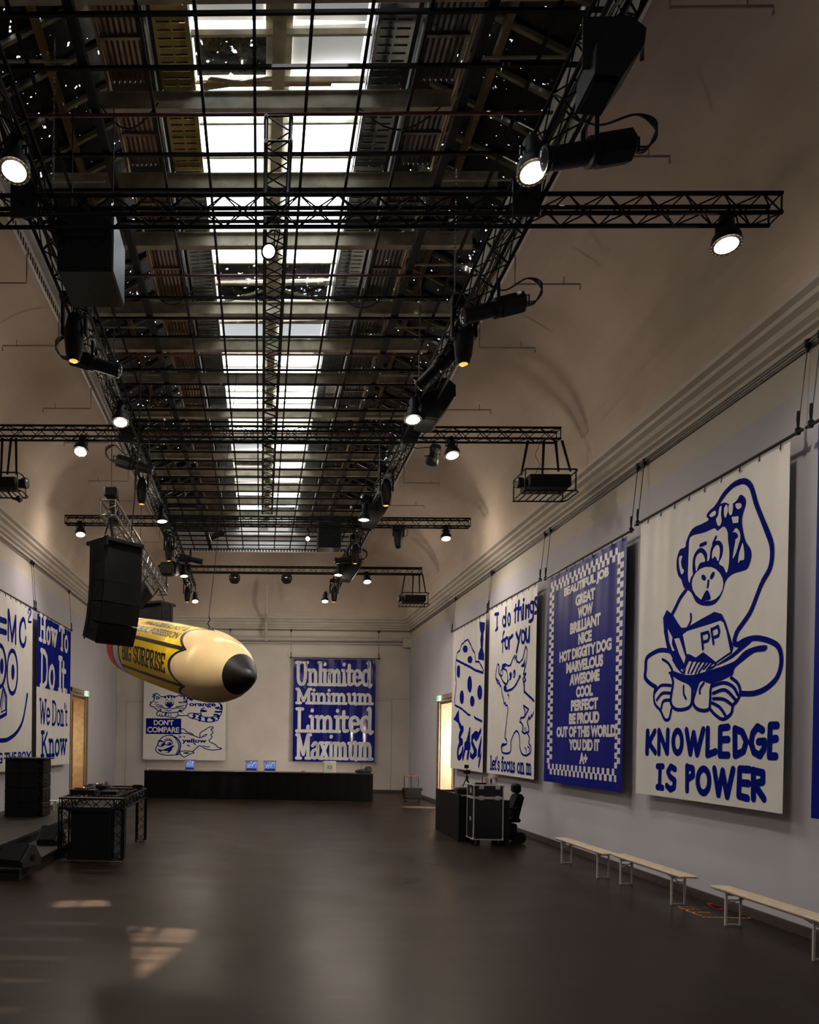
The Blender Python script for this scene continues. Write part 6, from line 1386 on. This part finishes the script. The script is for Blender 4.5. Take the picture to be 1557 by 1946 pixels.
# tripod with camera
tp = V((5.02, 18.9, 1.05)); p = hitY(888, 1462, 18.9); tp.x = p.x; t = thing('camera_tripod', 'small black camera on a tripod standing on the dark counter', 'camera', tuple(tp))
apex = V((tp.x, 18.9, hitY(891, 1477, 18.9).z))
for q in ((-.19, -.05), (.05, -.2), (.16, .12)): build('leg', MB().cyl(apex, apex + V((q[0] * .55, q[1] * .55, -.22)), .014, 6).cyl(apex + V((q[0] * .5, q[1] * .5, -.2)), (tp.x + q[0], 18.9 + q[1], 1.05), .010, 6), BLK, t)
build('centre_column', MB().cyl(apex + V((0, 0, -.12)), apex + V((0, 0, .08)), .013, 8).cbox(apex.x - .03, apex.y - .03, apex.z - .03, apex.x + .03, apex.y + .03, apex.z + .02, .006), BLK, t)
build('camera_body', MB().cbox(apex.x - .05, apex.y - .06, apex.z + .08, apex.x + .07, apex.y + .05, apex.z + .18, .01).lathe((apex.x - .03, apex.y, apex.z + .13), (-1, -.2, 0), [(0, .035), (.06, .035)], 12), BLK, t)
build('monitor', MB().cbox(apex.x - .07, apex.y - .01, apex.z + .22, apex.x + .04, apex.y + .01, apex.z + .31, .004).cyl((apex.x, apex.y, apex.z + .17), (apex.x - .01, apex.y, apex.z + .23), .008, 6), BLK, t)
p = hitY(868, 1492, 19.6); t = thing('laptop_case', 'dark boxy equipment on the counter left of the tripod', 'box', (p.x + .12, 19.6, 1.05)); build('body', MB().cbox(p.x, 19.5, 1.05, p.x + .38, 19.8, 1.23, .03), BLK, t); build('cable', MB().tube([(p.x + .02, 19.5, 1.1), (p.x + .06, 19.4, 1.3), (p.x + .25, 19.45, 1.32), (p.x + .33, 19.5, 1.2)], .006, 5), WIRE, t)
p = hitX(930, 1484, XR - .02); t = thing('wall_socket_box', 'small white socket panel on the right wall behind the flight case', 'socket', (XR - .02, p.y, p.z))
build('panel', MB().cbox(XR - .06, p.y - .7, p.z - .12, XR - .0, p.y + .7, p.z + .14, .006), mat('socket_white', (.45, .43, .42), .5), t); build('red_label', MB().box(XR - .064, p.y - .05, p.z - .07, XR - .06, p.y + .25, p.z + .06), mat('dullred', (.3, .12, .10), .6), t); build('black_bar', MB().cbox(XR - .08, p.y - .4, p.z - .1, XR - .06, p.y - .28, p.z + .08, .003), BLK, t)

# mobility chair
c = V((6.03, 18.35, 0)); t = thing('mobility_chair', 'black high-backed powered chair with headrest against the right wall', 'chair', tuple(c))
U = mat('chair_black', (.003, .003, .004), .7, 0, .2, 20, spec=.1)
build('seat', MB().cbox(c.x - .25, c.y - .25, .50, c.x + .22, c.y + .25, .60, .035), U, t, smooth=True)
build('backrest', MB().prism([(c.x + .05, c.y - .20, .60), (c.x + .18, c.y - .20, .60), (c.x + .30, c.y - .20, 1.10), (c.x + .24, c.y - .20, 1.18), (c.x + .14, c.y - .20, 1.15), (c.x + .02, c.y - .20, .85)], (0, .42, 0)), U, t)
build('headrest', MB().cbox(c.x + .08, c.y - .14, 1.19, c.x + .26, c.y + .16, 1.42, .05), U, t, smooth=True); build('headrest_post', MB().cyl((c.x + .2, c.y, 1.1), (c.x + .2, c.y, 1.25), .018, 8), BLK, t)
for s_ in (-1, 1):
    build('armrest', MB().cbox(c.x - .22, c.y + s_ * .27 - .035, .82, c.x + .14, c.y + s_ * .27 + .035, .86, .012).cyl((c.x + .1, c.y + s_ * .27, .55), (c.x + .1, c.y + s_ * .27, .82), .016, 6), U, t)
build('pedestal', MB().cbox(c.x - .20, c.y - .18, .16, c.x + .16, c.y + .18, .46, .03).cyl((c.x, c.y, .44), (c.x, c.y, .51), .06, 10), BLK, t)
for x, y, r in ((-.22, -.22, .09), (-.22, .22, .09), (.2, -.24, .14), (.2, .24, .14)): build('wheel', MB().cyl((c.x + x, c.y + y - .03, r), (c.x + x, c.y + y + .03, r), r, 18).cyl((c.x + x, c.y + y - .035, r), (c.x + x, c.y + y + .035, r), r * .45, 12), BLK, t)
build('footplate', MB().cbox(c.x - .42, c.y - .16, .12, c.x - .20, c.y + .16, .14, .004).cyl((c.x - .3, c.y, .14), (c.x - .2, c.y, .45), .02, 6), BLK, t); build('joystick', MB().cyl((c.x - .2, c.y - .27, .86), (c.x - .2, c.y - .27, .95), .012, 6).cbox(c.x - .25, c.y - .31, .85, c.x - .15, c.y - .23, .89, .005), BLK, t)

# ------------------------------------------------------------------ three beer benches
def bench(ya, yb, x0, label):
    L_ = yb - ya; t = thing('bench', label, 'bench', (x0 + .13, (ya + yb) / 2, 0), group='folding wooden benches along the right wall'); x1 = x0 + .26
    build('seat', MB().cbox(x0, ya, .455, x1, yb, .485, .006), WOOD, t)
    for yl, s_ in ((ya + .30, 1), (yb - .30, -1)):
        lg = MB()
        for xx in (x0 + .02, x1 - .045): lg.cbox(xx, yl - .014, .0, xx + .028, yl + .014, .455, .003)
        leg = build('leg', lg, FRAMEG, t)
        build('foot_bar', MB().tube([(x0 + .03, yl, .012), (x0 + .09, yl, .022), (x1 - .09, yl, .022), (x1 - .03, yl, .012)], .009, 6), FRAMEG, leg)
        build('cross_bar', MB().cbox(x0 + .03, yl - .006, .40, x1 - .03, yl + .006, .425, .002).cbox(x0 + .03, yl - .006, .34, x1 - .03, yl + .006, .355, .002), FRAMEG, leg)
        build('brace', MB().cyl((x0 + .04, yl, .30), (x1 - .06, yl + s_ * .28, .45), .008, 6).cyl((x1 - .04, yl, .30), (x0 + .06, yl + s_ * .28, .45), .008, 6), FRAMEG, leg)
    build('frame_rail', MB().cbox(x0 + .02, ya + .04, .44, x0 + .035, yb - .04, .456, .002).cbox(x1 - .035, ya + .04, .44, x1 - .02, yb - .04, .456, .002), FRAMEG, t)
for (pxl, pyl, lab) in ((1054, 1591, 'wooden bench farthest from the camera along the right wall'), (1161, 1622, 'middle wooden bench along the right wall'), (1350, 1682, 'wooden bench nearest the camera, cut by the right picture edge')):
    p = hitZ(pxl, pyl, .485); print('bench', p); bench(p.y - 2.2, p.y, p.x, lab)
# tape marks on the floor
OR = mat('orange_tape', (.60, .24, .04), .6, 0, .3, 30)
def tape(pts, w, m, label, grp=None):
    mb = MB()
    for (a, b) in pts:
        A_ = hitZ(*a, 0); B_ = hitZ(*b, 0); d = (B_ - A_).normalized(); n = V((-d.y, d.x, 0)) * w / 2
        q = [A_ + n, A_ - n, B_ - n, B_ + n]; mb.add([(v.x, v.y, .001) for v in q] + [(v.x, v.y, .003) for v in q], [(3, 2, 1, 0), (4, 5, 6, 7), (0, 1, 5, 4), (1, 2, 6, 5), (2, 3, 7, 6), (3, 0, 4, 7)])
    o = build('floor_tape', mb, m); o['kind'] = 'stuff'; tag(o, label, 'tape', grp); return o
rr = random.Random(5); seg = []
def dash(a, b, n, j=1.5):
    for i in range(n):
        if rr.random() < .25: continue
        t0, t1 = i / n, (i + .75) / n; f = lambda t: (a[0] + (b[0] - a[0]) * t + rr.uniform(-j, j), a[1] + (b[1] - a[1]) * t + rr.uniform(-j * .3, j * .3))
        seg.append((f(t0), f(t1)))
dash((1288, 1723), (1346, 1725), 8); dash((1297, 1726), (1342, 1744), 9, 2); dash((1292, 1725), (1336, 1742), 7, 2); dash((1335, 1743), (1430, 1745), 9); dash((1318, 1733), (1350, 1735), 4, 2); dash((1305, 1728), (1330, 1728), 3)
tape(seg, .028, OR, 'worn orange tape marks on the floor beside the nearest bench')
tape([((1346, 1716), (1372, 1728)), ((1348, 1718), (1370, 1727))], .06, mat('red_tape', (.50, .015, .02), .6), 'red tape strip on the floor by the right baseboard')
